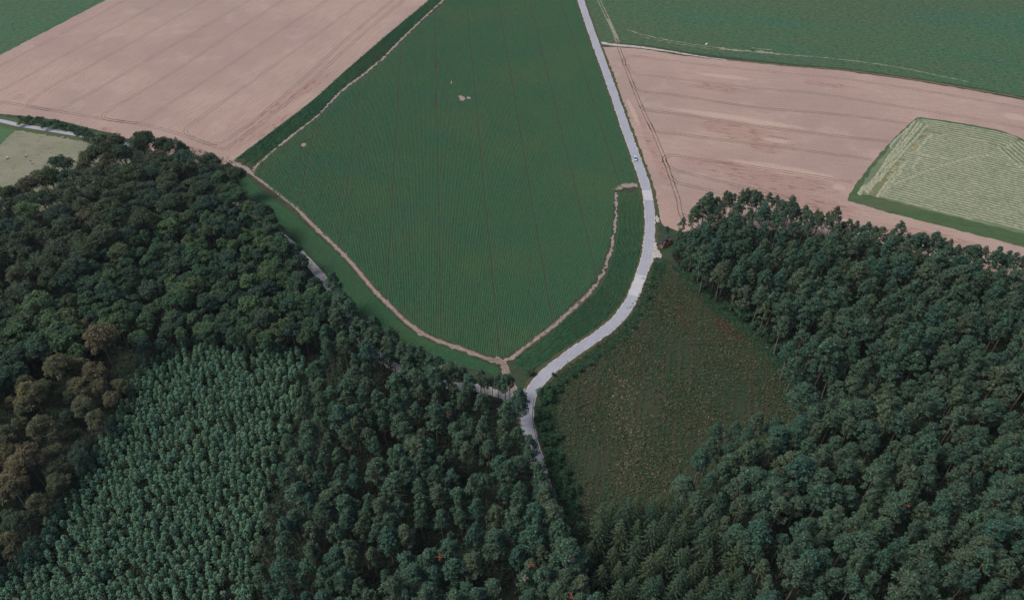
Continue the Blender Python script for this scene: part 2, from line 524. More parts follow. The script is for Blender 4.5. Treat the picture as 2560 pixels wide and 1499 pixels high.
# meadow, its green neighbour, and the mown hay field
M_meadow = ground_mat('dry_meadow', (0.225, 0.215, 0.150), [
    ((0.185, 0.190, 0.125), 0.08, 0.42, 0.62, 4, None, 0.8),
    ((0.125, 0.130, 0.085), 0.55, 0.52, 0.68, 4, (0.1, 2.5, 1), 0.8),
    ((0.300, 0.285, 0.210), 0.9, 0.56, 0.70, 4, None, 0.6)], bmp=(1.2, 0.7, 0.3))
poly_sheet('meadow', ragged(GP([(47, 317), (100, 325), (156, 340), (215, 352), (330, 400), (250, 490), (100, 540), (-160, 580), (-180, 460), (0, 362)]), 2.5, 0.25), 0.03, M_meadow)
M_green = ground_mat('short_green_grass', (0.062, 0.128, 0.052), [((0.085, 0.130, 0.060), 0.2, 0.45, 0.62, 4, None, 0.8), ((0.040, 0.085, 0.036), 1.0, 0.52, 0.68, 4, None, 0.6)], bmp=(1.5, 0.5, 0.25))
poly_sheet('grass_patch', ragged(GP([(-250, 290), (0, 305), (47, 316), (0, 362), (-180, 460)]), 2.5, 0.25), 0.034, M_green)

HAY = [(2295, 293), (2345, 299), (2417, 310), (2500, 326), (2555, 346), (2640, 400), (2760, 480), (2900, 600), (2900, 705), (2560, 618), (2383, 572), (2212, 529), (2116, 501), (2140, 461), (2181, 406), (2219, 362), (2273, 309)]
M_hayground = ground_mat('mown_grass', (0.138, 0.172, 0.100), [
    ((0.170, 0.200, 0.125), 0.05, 0.42, 0.60, 4, None, 0.8),
    ((0.100, 0.140, 0.078), 0.35, 0.52, 0.68, 4, (ROT_R, 4, 1), 0.8)], bmp=(1.2, 0.6, 0.25))
M_hayedge = ground_mat('uncut_grass', (0.060, 0.105, 0.045), [((0.095, 0.110, 0.055), 0.06, 0.46, 0.60, 4, (ROT_R, 6, 1), 0.8), ((0.036, 0.072, 0.030), 0.6, 0.50, 0.66, 4, (ROT_R, 4, 1), 0.7)], bmp=(1.2, 0.7, 0.3))
poly_sheet('uncut_grass_edge', ragged(GP(HAY), 2.5, 0.25), 0.045, M_hayedge)
HAY_IN = [(2292, 297), (2345, 303), (2417, 314), (2500, 331), (2548, 349), (2640, 405), (2900, 610), (2900, 668), (2560, 585), (2460, 560), (2360, 536), (2232, 503), (2190, 492), (2145, 483), (2170, 438), (2192, 408), (2232, 360), (2277, 312)]
poly_sheet('mown_field', ragged(GP(HAY_IN), 2.5, 0.3), 0.06, M_hayground)
M_hay = ground_mat('drying_hay', (0.335, 0.330, 0.225), [((0.190, 0.215, 0.130), 0.5, 0.45, 0.62, 4, None, 0.8), ((0.350, 0.340, 0.240), 1.2, 0.55, 0.70, 3, None, 0.7)], bmp=(2, 0.7, 0.2))
M_haygold = ground_mat('yellowed_grass', (0.215, 0.180, 0.080), [((0.130, 0.150, 0.070), 0.5, 0.44, 0.58, 4, None, 0.9)], bmp=None)

def rows_in_poly(poly, d, spacing, step, jit_end=0.6, v0=None, phase=0.0):
    """straight rows inside a ground polygon; returns [(row number, start, end)]"""
    d = np.asarray(d, float) / np.linalg.norm(d)
    n = np.array([-d[1], d[0]])
    U, W = poly @ d, poly @ n
    k0, k1 = int(np.floor(W.min() / spacing)), int(np.ceil(W.max() / spacing))
    out = []
    m = len(poly)
    for k in range(k0, k1 + 1):
        v = (k + phase) * spacing
        xs = []
        for i in range(m):
            a, b = W[i], W[(i + 1) % m]
            if (a > v) != (b > v):
                xs.append(U[i] + (U[(i + 1) % m] - U[i]) * (v - a) / (b - a))
        xs.sort()
        for a, b in zip(xs[0::2], xs[1::2]):
            a += rng.uniform(-jit_end, jit_end)
            b += rng.uniform(-jit_end, jit_end)
            if b - a > step:
                out.append((k, d * a + n * v, d * b + n * v))
    return out
def ridge(P, hw, h, z=0.0, lat=0.06, hj=0.25, gaps=None, taper=True):
    """one planted row or windrow: a rounded ridge with uneven width and height"""
    n = len(P)
    T = np.gradient(P, axis=0)
    T /= np.linalg.norm(T, axis=1)[:, None] + 1e-9
    N = np.c_[-T[:, 1], T[:, 0]]
    w = hw * (1 + rng.normal(0, 0.18, n))
    hh = h * (1 + rng.normal(0, hj, n))
    if gaps is not None:
        g = gaps(P)
        hh = np.where(g, -0.05, hh)
        w = np.where(g, 0.04, w)
    if taper:
        hh[0] = hh[-1] = 0.02
    off = rng.normal(0, lat, n)
    V = np.zeros((n, 5, 3))
    for j, (a, b) in enumerate(((-1, 0), (-0.62, 0.72), (0, 1), (0.62, 0.72), (1, 0))):
        V[:, j, :2] = P + N * (w * a + off)[:, None]
        V[:, j, 2] = z + hh * b + (rng.normal(0, 0.25 * abs(h), n) * (0 < b < 1) if hj else 0)
    i = (np.arange(n - 1) * 5)[:, None] + np.arange(4)[None, :]
    F = np.stack([i, i + 5, i + 6, i + 1], -1).reshape(-1, 4)
    return V.reshape(-1, 3), F

# windrows of hay
hayI = GP([(2318, 330), (2420, 344), (2492, 362), (2590, 440), (2760, 540), (2900, 640), (2900, 660), (2560, 579), (2460, 555), (2360, 530), (2232, 497), (2196, 488), (2212, 462), (2232, 428), (2258, 392), (2288, 352)])
dhay = np.array(G(2232, 497)) - np.array(G(2560, 581))
pp = []
for k, a, b in rows_in_poly(hayI, dhay, 2.35, 3.0, 2.0):
    pp.append(ridge(resample(np.array([a, b]), step=1.3), 0.58, 0.16, 0.07, 0.10, 0.4))
for i, (p, q) in enumerate([((2288, 302), (2165, 480)), ((2299, 304), (2152, 488)), ((2308, 307), (2168, 490)), ((2318, 312), (2200, 455)), ((2271, 322), (2225, 368)), ((2330, 336), (2292, 380)), ((2300, 395), (2282, 420)), ((2270, 400), (2245, 430)), ((2255, 425), (2205, 490)), ((2240, 430), (2190, 492)), ((2162, 462), (2148, 486))]):
    P = smooth(GP([p, ((p[0] + q[0]) / 2 - 1.5, (p[1] + q[1]) / 2), q]), 1.2)
    P = P + np.cumsum(rng.normal(0, 0.10, P.shape), axis=0) * 0.6
    pp.append(ridge(P, 0.75, 0.20, 0.07, 0.15, 0.4))
for k in range(6):
    o = 300 + 5.2 * k
    P = smooth(GP([(2304 + 3 * k, o - 2), (2417 - k, o + 16), (2500 - 3 * k, o + 32), (2545 - 4 * k, o + 46)]), 1.4)
    pp.append(ridge(P, 0.5, 0.15, 0.07, 0.1, 0.4))
for k in range(7):
    P = smooth(GP([(2552 - 9 * k, 352 + 3 * k), (2585 - 10 * k, 378 + 3 * k), (2680 - 12 * k, 450 + 3 * k), (2800 - 12 * k, 545 + 3 * k)]), 1.4)
    pp.append(ridge(P, 0.5, 0.15, 0.075, 0.1, 0.4))
pp.append(ridge(smooth(GP([(2236, 462), (2300, 435), (2370, 410), (2434, 393), (2480, 388)]), 1.4), 0.7, 0.22, 0.08, 0.12, 0.3))
pp.append(ridge(smooth(GP([(2225, 370), (2290, 385), (2380, 398)]), 1.4), 0.7, 0.2, 0.08, 0.12, 0.3))
VV, FF, bb = [], [], 0
for V, F in pp:
    VV.append(V); FF.append(F + bb); bb += len(V)
tag(obj('hay_windrows', mesh_np('hay_windrows', np.vstack(VV), [np.vstack(FF)], M_hay, True)), label='pale rows of cut hay drying on the mown field', cat='hay', kind='stuff')
pp = []
for pts, w in (([(2313, 332), (2303, 343)], 3.0), ([(2290, 352), (2278, 382)], 3.0), ([(2243, 402), (2230, 420), (2222, 435)], 3.6), ([(2212, 440), (2196, 462)], 2.8), ([(2186, 470), (2178, 486)], 3.0), ([(2320, 322), (2380, 333), (2440, 343), (2488, 354)], 1.8)):
    pp.append(ribbon_np(smooth(GP(pts), 2), w * 0.5, 0.075, 0.5))
ribbons('yellowed_grass_strips', pp, M_haygold)

# ------------------------------------------------------------------ crop fields planted in rows
M_soil = ground_mat('brown_soil', (0.048, 0.043, 0.034), [((0.070, 0.056, 0.044), 0.3, 0.42, 0.62, 4, None, 0.8)], bmp=(2, 0.5, 0.2))
M_drysoil = ground_mat('dry_tan_soil', (0.300, 0.240, 0.205), [((0.230, 0.170, 0.150), 0.45, 0.45, 0.60, 4, None, 0.9), ((0.40, 0.325, 0.285), 1.3, 0.56, 0.70, 4, None, 0.7)], bmp=(2.5, 0.7, 0.2))
M_crop = ground_mat('crop_leaves', (0.030, 0.096, 0.041), [
    ((0.048, 0.100, 0.038), 0.016, 0.46, 0.64, 3, None, 0.75),
    ((0.023, 0.092, 0.048), 0.03, 0.50, 0.66, 3, None, 0.6),
    ((0.074, 0.136, 0.070), 1.4, 0.50, 0.66, 3, None, 0.65),
    ((0.018, 0.052, 0.026), 1.9, 0.54, 0.68, 3, None, 0.7),
    ((0.085, 0.080, 0.045), 0.12, 0.64, 0.74, 4, None, 0.4)], bmp=(5, 0.9, 0.25))
MAIN = [(1262, 890), (1305, 868), (1350, 832), (1395, 792), (1438, 752), (1474, 715), (1494, 690), (1505, 664), (1518, 625), (1528, 585), (1533, 540), (1535, 505), (1536, 482), (1540, 472), (1556, 461), (1590, 456), (1592, 448), (1583, 420), (1574, 395), (1544, 310), (1509, 205), (1472, 102), (1437, 0), (1402, -105), (1210, -105), (1125, -5), (1075, 40), (1014, 98), (965, 147), (910, 192), (856, 233), (803, 286), (760, 318), (702, 366), (660, 400), (642, 418), (638, 436), (648, 446), (704, 492), (765, 538), (808, 580), (857, 623), (893, 661), (942, 720), (985, 763), (1032, 807), (1085, 838), (1160, 866), (1220, 890)]
STRIP_SOIL = {
    'left_strip': [(586, 398), (701, 311), (786, 246), (851, 186), (936, 112), (1004, 54), (1070, 0), (1180, -105), (1235, -105), (1109, 2), (1060, 46), (1003, 99), (960, 142), (905, 187), (850, 229), (800, 283), (760, 314), (700, 362), (640, 411), (625, 419)],
}
ROWD = np.array(G(1167, 0)) - np.array(G(1214.5, 500))
poly_sheet('crop_soil', ragged(GP(MAIN), 2.0, 0.35), 0.02, M_soil)
bare = [(G(1156, 247), 1.9, 3.6), (G(1150, 242), 1.2, 1.6), (G(1172, 245), 1.6, 1.5), (G(1128, 207), 0.7, 2.2), (G(759, 362), 1.6, 2.0), (G(1093, 160), 1.2, 7), (G(1091, 250), 0.8, 9)]
def gap_fn(P):
    g = np.zeros(len(P), bool)
    for (c, a, b) in bare:
        q = ((P[:, 0] - c[0]) / a) ** 2 + ((P[:, 1] - c[1]) / b) ** 2
        g |= q < 1 + rng.normal(0, 0.35, len(P))
    return g
def line_phase():
    d = ROWD / np.linalg.norm(ROWD)
    n = np.array([-d[1], d[0]])
    return (np.array(G(1214.5, 500)) @ n) / 0.75
KP = line_phase()
VV, FF, bb = [], [], 0
def addrow(P, **k):
    global bb
    V, F = ridge(P, **k)
    VV.append(V); FF.append(F + bb); bb += len(V)
mainP = GP(MAIN)
for k, a, b in rows_in_poly(mainP, ROWD, 0.75, 2.0, 0.7, phase=KP % 1.0):
    r = (k - math.floor(KP)) % 32
    if r == 0:
        addrow(resample(np.array([a, b]), step=1.6), hw=0.17, h=0.10, z=0.0, lat=0.05, hj=0.5, gaps=gap_fn)
        continue
    addrow(resample(np.array([a, b]), step=1.15), hw=0.35, h=0.23, z=0.0, lat=0.035, hj=0.2, gaps=gap_fn)
tag(obj('crop_rows', mesh_np('crop_rows', np.vstack(VV), [np.vstack(FF)], M_crop)), label='straight green crop rows filling the large middle field', cat='crop', kind='stuff')

def strip(A, B, nrow, name, lab, jit=0.35):
    global VV, FF, bb
    A, B = smooth(GP(A), 1.5), smooth(GP(B), 1.5)
    n = int(max(len(A), len(B)) * 1.25)
    A, B = resample(A, n=n), resample(B, n=n)
    poly_sheet('crop_soil', np.vstack([A, B[::-1]]), 0.024, M_soil)
    VV, FF, bb = [], [], 0
    for k in range(nrow):
        t = (k + 0.5) / nrow
        P = A * (1 - t) + B * t
        c0, c1 = rng.integers(0, 3), rng.integers(0, 3)
        addrow(P[c0:len(P) - c1], hw=0.285, h=0.36, z=0.0, lat=0.03, hj=0.2)
    tag(obj('crop_rows', mesh_np('crop_rows', np.vstack(VV), [np.vstack(FF)], M_crop)), label=lab, cat='crop', kind='stuff')
strip([(587, 399), (702, 312), (787, 247), (852, 188), (937, 114), (1005, 57), (1072, 1), (1185, -105)],
      [(624, 417), (697, 361), (757, 314), (797, 283), (847, 228), (902, 186), (957, 141), (1000, 98), (1057, 45), (1106, 0), (1222, -105)], 17, 'rows', 'narrow strip of crop rows between the left wheat field and the main crop')
strip([(548, 412), (590, 460), (655, 520), (737, 606), (800, 672), (860, 737), (930, 800), (1000, 848), (1080, 885), (1150, 915), (1220, 932), (1252, 938)],
      [(612, 436), (658, 480), (728, 532), (778, 576), (842, 633), (878, 671), (928, 731), (972, 776), (1020, 821), (1078, 854), (1153, 883), (1212, 906), (1246, 921)], 17, 'rows', 'curved strip of crop rows between the main crop and the left forest')
strip([(1597, 472), (1603.5, 500), (1606, 540), (1606, 576), (1603, 600), (1597, 640), (1584, 684), (1562, 737), (1543, 768), (1510, 802), (1462, 838), (1392, 882), (1340, 918), (1305, 945)],
      [(1546, 482), (1547, 510), (1546, 550), (1544, 580), (1539, 612), (1532, 642), (1521, 672), (1509, 702), (1489, 731), (1449, 767), (1401, 809), (1354, 849), (1309, 881), (1276, 906)], 19, 'rows', 'curved strip of crop rows running along the paved road')

# tan field paths, bare soil patches
pp = []
def path(pts, w0, w1=None, j=0.25, z=0.04):
    P = smooth(GP(pts), 1.2)
    w = np.linspace(w0, w1 if w1 is not None else w0, len(P)) * (1 + 0.25 * np.sin(np.arange(len(P)) * 0.9 + rng.uniform(0, 6)))
    pp.append(ribbon_np(P, np.maximum(w, 0.15), z, j))
path([(632, 427), (641, 415), (668, 390), (699, 364), (730, 339), (760, 316), (782, 298), (799, 285), (825, 257), (852, 230), (880, 207), (907, 188), (935, 164), (962, 143), (1003, 99), (1060, 45), (1109, 0), (1225, -105)], 0.60, 0.85, 0.42)
path([(600, 410), (620, 424), (640, 443), (700, 487), (745, 524), (772, 553), (800, 580), (850, 627), (884, 664), (935, 725), (979, 769), (1027, 813), (1082, 846), (1157, 873), (1218, 897), (1260, 904)], 0.70, 0.95, 0.30)
path([(1256, 905), (1290, 886), (1325, 858), (1372, 823), (1418, 784), (1450, 755), (1478, 727), (1497, 703), (1507, 682), (1518, 655), (1528, 622), (1536, 580), (1540, 540), (1541, 500), (1539, 482)], 0.78, 0.50, 0.42)
path([(1532, 474), (1542, 471), (1552, 468)], 0.9, 1.4, 0.3)
path([(1552, 466), (1570, 463), (1594, 463)], 1.7, 1.7, 0.4)
path([(577, 402), (592, 413), (612, 424), (634, 434)], 1.6, 1.2, 0.4, 0.05)
path([(1236, 896), (1255, 905), (1263, 920), (1268, 938), (1280, 968), (1292, 1000)], 1.3, 1.7, 0.3, 0.05)
path([(586, 400), (701, 312.5), (786, 247), (851, 187), (936, 113), (1004, 55), (1070, 0), (1180, -105)], 0.55, 0.75, 0.4, 0.05)
for q, (c, a, b) in enumerate(bare[:5]):
    t = np.linspace(0, 2 * np.pi, 14, endpoint=False)
    r = rng.uniform(0.75, 1.15, 14)
    poly_sheet('bare_soil', np.c_[c[0] + np.cos(t) * a * r, c[1] + np.sin(t) * b * r], 0.045 + 0.006 * q, M_drysoil)
ribbons('field_path', pp, M_drysoil)
pp = []
for pts in ([(-0, 0)],):
    pass
# darker ruts in the path junctions
for s in (-1.1, -0.3, 0.6, 1.3):
    P = smooth(GP([(1222, 897), (1252, 903), (1263, 918), (1269, 940)]), 1.2)
    pp.append(ribbon_np(P + [s * 0.9, s * 0.5], 0.16, 0.062, 0.06))
for s in (-0.55, 0.6):
    P = smooth(GP([(640, 443), (700, 487), (745, 524), (772, 553), (800, 580), (850, 627), (884, 664), (935, 725), (979, 769), (1027, 813), (1082, 846), (1157, 873), (1218, 897)]), 2)
    pp.append(ribbon_np(P + [s, s], 0.17, 0.055, 0.08))
    P = smooth(GP([(1290, 886), (1325, 858), (1372, 823), (1418, 784), (1450, 755), (1478, 727)]), 2)
    pp.append(ribbon_np(P + [s, -s], 0.2, 0.055, 0.1))
ribbons('path_ruts', pp, M_rut)

# ------------------------------------------------------------------ road and verges
ROAD = [(1385, -190), (1416, -100), (1451, 0), (1486.5, 102), (1524, 205), (1559, 307), (1590, 395), (1611.5, 457), (1621.4, 502), (1624.6, 539), (1624.6, 576), (1622.5, 599), (1617.3, 640), (1604, 685), (1583, 739), (1564, 773), (1536, 807), (1490, 842), (1417, 892), (1362, 937), (1334, 972), (1322, 1000), (1318.5, 1030), (1319, 1055), (1325, 1085), (1333, 1120), (1345, 1155), (1354, 1190), (1367, 1235), (1383, 1285), (1396, 1340), (1412, 1390), (1440, 1450), (1465, 1510), (1500, 1600), (1530, 1700)]
roadP = smooth(GP(ROAD), 1.5)
def offset(P, d):
    T = np.gradient(P, axis=0)
    T /= np.linalg.norm(T, axis=1)[:, None]
    return P + np.c_[T[:, 1], -T[:, 0]] * d          # + is the right-hand side going along P
M_verge = ground_mat('verge_grass', (0.078, 0.072, 0.036), [((0.050, 0.072, 0.034), 0.3, 0.42, 0.58, 4, None, 0.9), ((0.135, 0.115, 0.065), 0.9, 0.54, 0.68, 4, None, 0.7)], bmp=(2, 0.8, 0.3))
M_kerbdust = ground_mat('pale_grit', (0.50, 0.46, 0.43), [((0.30, 0.26, 0.22), 0.6, 0.44, 0.60, 4, None, 0.9)], bmp=(3, 0.5, 0.1))
M_road = ground_mat('worn_concrete', (0.350, 0.354, 0.394), [((0.300, 0.303, 0.340), 0.05, 0.42, 0.60, 4, None, 0.8), ((0.415, 0.410, 0.430), 0.5, 0.55, 0.70, 5, None, 0.6), ((0.26, 0.26, 0.29), 0.9, 0.58, 0.70, 6, None, 0.55)], rough=0.8, bmp=(6, 0.2, 0.05))
M_slab = ground_mat('newer_concrete', (0.480, 0.472, 0.480), [((0.44, 0.432, 0.445), 0.3, 0.42, 0.60, 4, None, 0.8)], rough=0.8, bmp=(6, 0.2, 0.05))
ribbons('grass_verge', [ribbon_np(roadP, 4.3, 0.07, 0.35)], M_verge)
ribbons('road_shoulder', [ribbon_np(roadP, 2.62, 0.085, 0.16)], M_kerbdust)
ribbons('road', [ribbon_np(roadP, 2.35, 0.11, 0.02)], M_road)
def road_part(y0, y1):
    idx = [i for i, p in enumerate(roadP) if y0 <= proj(p[0], p[1], 0)[1] <= y1]
    return roadP[idx[0]:idx[-1] + 1]
for (a, b) in ((473, 503), (684, 740)):
    ribbons('road_patch', [ribbon_np(road_part(a, b), 2.31, 0.122)], M_slab)
M_tyre = ground_mat('tyre_darkening', (0.300, 0.303, 0.340), [((0.350, 0.354, 0.394), 0.2, 0.40, 0.60, 3, None, 1.0)], rough=0.8, bmp=None)
ribbons('road_wear', [ribbon_np(offset(roadP, s), 0.35, 0.116, 0.06) for s in (-1.35, 0.0, 1.35)], M_tyre)
M_seam = plain('dark_gutter', (0.045, 0.048, 0.055), 0.7)
q = road_part(988, 1170)
ribbons('road_gutter', [ribbon_np(offset(q, -2.0), 0.10, 0.126), ribbon_np(offset(q, -2.75), 0.16, 0.126)], M_seam)
# side track through the trees
M_gravel = ground_mat('grey_gravel', (0.400, 0.365, 0.345), [((0.220, 0.190, 0.175), 0.3, 0.44, 0.60, 4, None, 0.9), ((0.45, 0.43, 0.42), 1.5, 0.56, 0.70, 4, None, 0.6)], bmp=(3, 0.5, 0.15))
SIDE = [(1318, 1052), (1300, 1022), (1270, 992), (1235, 980), (1187, 968), (1120, 962), (1050, 944), (965, 904), (895, 835), (853, 756), (812, 702), (772, 655), (732, 615), (680, 572), (625, 528), (575, 495), (520, 470)]
sideP = smooth(GP(SIDE), 1.5)
ribbons('gravel_track', [ribbon_np(sideP, 2.1, 0.075, 0.15)], M_gravel)
poly_sheet('gravel_apron', ragged(GP([(1332, 968), (1305, 971), (1312, 985), (1300, 1005), (1285, 1000), (1275, 985), (1262, 990), (1285, 1015), (1296, 1045), (1300, 1075), (1312, 1080), (1318, 1030)]), 1.5, 0.2), 0.092, M_gravel)
for P in ([(1632, 590), (1637, 596), (1641, 607), (1645, 622), (1655, 641), (1652, 647), (1640, 642), (1634, 652), (1627, 668), (1620, 668), (1626, 640), (1629, 615)], [(1638, 538), (1643, 539), (1649, 551), (1648, 556), (1641, 556)]):
    poly_sheet('gravel_apron', ragged(GP(P), 0.8, 0.25), 0.098, M_chalk)
# small road on the far left
leftroad = smooth(GP([(-160, 284), (-60, 295), (0, 302), (49, 313), (103, 322), (182, 335), (240, 346), (330, 364)]), 1.5)
ribbons('grass_verge', [ribbon_np(leftroad, 5.2, 0.045, 0.5)], ground_mat('roadside_grass', (0.060, 0.092, 0.040), [((0.120, 0.110, 0.055), 0.5, 0.52, 0.66, 4, None, 0.8)], bmp=(2, 0.8, 0.3)))
ribbons('road', [ribbon_np(leftroad, 1.6, 0.07, 0.03)], M_road)

# ------------------------------------------------------------------ clearing
CLEAR = [(1632, 655), (1660, 650), (1690, 655), (1745, 725), (1800, 770), (1870, 815), (1935, 880), (1985, 960), (2050, 1050), (1990, 1110), (1850, 1130), (1790, 1230), (1730, 1330), (1600, 1330), (1470, 1390), (1400, 1360), (1388, 1260), (1366, 1180), (1350, 1110), (1342, 1050), (1348, 985), (1400, 925), (1450, 890), (1520, 840), (1575, 790), (1600, 730)]
clearP = GP(CLEAR)
ROT_C = ang((1560, 1100), (1600, 800))[0]
M_clear = ground_mat('rough_clearing', (0.031, 0.050, 0.024), [
    ((0.019, 0.046, 0.021), 0.035, 0.45, 0.60, 4, None, 0.85),
    ((0.050, 0.056, 0.030), 0.05, 0.52, 0.66, 4, (ROT_C, 2.5, 1), 0.8),
    ((0.036, 0.038, 0.022), 0.28, 0.50, 0.64, 4, (ROT_C, 5, 1), 0.7),
    ((0.058, 0.050, 0.034), 0.42, 0.46, 0.56, 1, (ROT_C, 40, 1), 0.45),
    ((0.018, 0.030, 0.016), 0.9, 0.50, 0.64, 4, None, 0.7)], bmp=(1.2, 0.8, 0.4))
poly_sheet('clearing', ragged(clearP, 2.5, 0.5), 0.055, M_clear)

# ================================================================== TREES
def leaves(C, N, A, ln, wd):
    """diamond leaf sprays: centre C, face normal N, long axis A (projected), half length ln, half width wd"""
    n = len(C)
    N = N / (np.linalg.norm(N, axis=1)[:, None] + 1e-9)
    A = A - N * np.sum(A * N, axis=1)[:, None]
    A /= np.linalg.norm(A, axis=1)[:, None] + 1e-9
    B = np.cross(N, A)
    ln = np.broadcast_to(np.asarray(ln, float), (n,))[:, None]
    wd = np.broadcast_to(np.asarray(wd, float), (n,))[:, None]
    V = np.stack([C + A * ln, C + B * wd + A * ln * 0.1, C - A * ln, C - B * wd + A * ln * 0.1], 1).reshape(-1, 3)
    F = np.arange(n * 4).reshape(-1, 4)
    return V, F
def unit(n):
    v = rng.normal(0, 1, (n, 3))
    return v / np.linalg.norm(v, axis=1)[:, None]

def crown_from_clumps(centers, radii, per, ln, wd, flat=0.7, up=0.5, lo=-0.35, out=0.55):
    """foliage: every clump is a shell of leaf sprays round its own centre"""
    Cs, Ns, As, lv = [], [], [], []
    for c, r, k in zip(centers, radii, per):
        k = int(k)
        d = unit(int(k * 1.6) + 4)
        d = d[d[:, 2] > lo][:k]
        rr = r * rng.uniform(0.62, 1.05, len(d))
        p = d * rr[:, None]
        p[:, 2] *= flat
        Cs.append(p + c)
        nn = d * out + unit(len(d)) * 0.6
        nn[:, 2] += up
        Ns.append(nn)
        As.append(d + unit(len(d)) * 0.5 + [0, 0, 0.25])
        lv.append(np.clip(rng.normal(0.38 + 0.0 * d[:, 2], 0.22, len(d)), 0, 1))
    C, N, A, lv = map(np.concatenate, (Cs, Ns, As, lv))
    s = rng.uniform(0.7, 1.25, len(C))
    V, F = leaves(C, N, A, ln * s, wd * s)
    return V, F, np.repeat(lv, 4)

M_bark_pine, nt, b = new_mat('pine_bark')
z = nt.nodes.new('ShaderNodeSeparateXYZ')
L(nt, objco(nt), z.inputs[0])
c = mixc(nt, ramp(nt, z.outputs[2], 3, 13), (0.150, 0.120, 0.100), (0.300, 0.165, 0.098))
c = mixc(nt, ramp(nt, noise(nt, mapped(nt, objco(nt), scale=(1, 1, 4)), 3.0, 4), 0.45, 0.65), c, (0.110, 0.080, 0.062))
L(nt, c, b.inputs['Base Color'])
b.inputs['Roughness'].default_value = 0.9
M_bark = plain('grey_bark', (0.120, 0.100, 0.082), 0.9, nz=((0.070, 0.058, 0.048), 2.5))
M_bark_pale = plain('pale_bark', (0.340, 0.300, 0.270), 0.85, nz=((0.170, 0.145, 0.125), 1.8))
M_pine = leaf_mat('pine_needles', [(0.042, 0.086, 0.056), (0.056, 0.092, 0.056), (0.038, 0.082, 0.060), (0.066, 0.092, 0.055), (0.040, 0.076, 0.053)], 0.55, 0.12)
M_young = leaf_mat('young_pine_needles', [(0.076, 0.156, 0.098), (0.100, 0.164, 0.094), (0.070, 0.148, 0.102), (0.090, 0.158, 0.092), (0.080, 0.150, 0.104)], 0.68, 0.12)
M_spruce = leaf_mat('spruce_needles', [(0.044, 0.078, 0.048), (0.060, 0.088, 0.048), (0.038, 0.072, 0.050)], 0.6, 0.2)
M_oak = leaf_mat('oak_leaves', [(0.054, 0.086, 0.054), (0.070, 0.094, 0.054), (0.048, 0.082, 0.060), (0.080, 0.096, 0.056)], 0.45, 0.3)
M_beech = leaf_mat('browning_leaves', [(0.084, 0.094, 0.058), (0.064, 0.092, 0.056), (0.098, 0.098, 0.060), (0.074, 0.086, 0.058)], 0.5, 0.3)
M_copper = leaf_mat('copper_leaves', [(0.126, 0.108, 0.066), (0.110, 0.106, 0.064)], 0.55, 0.3)
M_yellow = leaf_mat('yellowing_leaves', [(0.116, 0.112, 0.064), (0.100, 0.108, 0.062)], 0.5, 0.3, patch=((0.200, 0.155, 0.040), 0.35, 0.60, 0.70))
M_maple = leaf_mat('green_leaves', [(0.050, 0.098, 0.056), (0.078, 0.130, 0.062), (0.040, 0.078, 0.056), (0.060, 0.110, 0.060), (0.092, 0.122, 0.060), (0.038, 0.072, 0.056), (0.062, 0.094, 0.064)], 0.45, 0.3)
M_lime = leaf_mat('light_green_leaves', [(0.105, 0.165, 0.080), (0.096, 0.165, 0.088)], 0.4, 0.3)
M_bush = leaf_mat('bush_leaves', [(0.040, 0.092, 0.052), (0.052, 0.104, 0.056), (0.042, 0.084, 0.056)], 0.5, 0.3)
M_sprig = leaf_mat('yellow_green_leaves', [(0.140, 0.135, 0.055), (0.120, 0.130, 0.060)], 0.5, 0.25)
M_dead = plain('dead_orange_wood', (0.300, 0.120, 0.065), 0.9, nz=((0.300, 0.120, 0.070), 1.5))
M_deadgrey = plain('dead_pale_wood', (0.340, 0.270, 0.225), 0.9, nz=((0.240, 0.240, 0.200), 2.0))

def pine_variant(H=20.0, n_cl=26, R=2.6, base=0.56, per=30, ln=0.42, wd=0.17, seed=0):
    cs, rs, ds = [], [], []
    tip = rng.uniform(0.0, 0.30)
    skew = rng.normal(0, 0.35, 2)
    for i in range(n_cl):
        t = (i + 0.5) / n_cl
        prof = np.interp(t, [0, 0.15, 0.40, 0.72, 1.0], [0.70, 1.0, 0.90, 0.55 + tip * 0.5, 0.06 + tip * 0.3])
        a = i * 2.39996 + rng.normal(0, 0.45)
        r = R * prof * rng.uniform(0.55, 1.12)
        cs.append((r * math.cos(a) + skew[0] * t, r * math.sin(a) + skew[1] * t, H * (base + (0.985 - base) * t) + rng.normal(0, 0.3)))
        rs.append(rng.uniform(0.60, 1.12))
    cs = np.array(cs)
    rs = np.array(rs)
    V, F, lv = crown_from_clumps(cs, rs, np.full(n_cl, per) * (rs / 0.80) ** 1.8, ln, wd, flat=0.95, up=0.55, lo=-0.25)
    mb = MB()
    bend = rng.normal(0, 0.25, 2)
    ts = np.linspace(0, 0.93, 7)
    pts = [(bend[0] * math.sin(t * 3), bend[1] * math.sin(t * 2.5), t * H) for t in ts]
    mb.tube(pts, [0.24 * (1 - 0.8 * t) + 0.03 for t in ts], 6)
    for c in cs[::4]:
        t0 = max(0.4, (c[2] / H) - 0.06)
        p0 = Vector((bend[0] * math.sin(t0 * 3), bend[1] * math.sin(t0 * 2.5), t0 * H))
        p1 = Vector(c)
        mb.tube([p0, p0.lerp(p1, 0.55) + Vector((0, 0, -0.15)), p1], [0.07, 0.055, 0.02], 4, cap=False)
    return (V, F, lv), mb
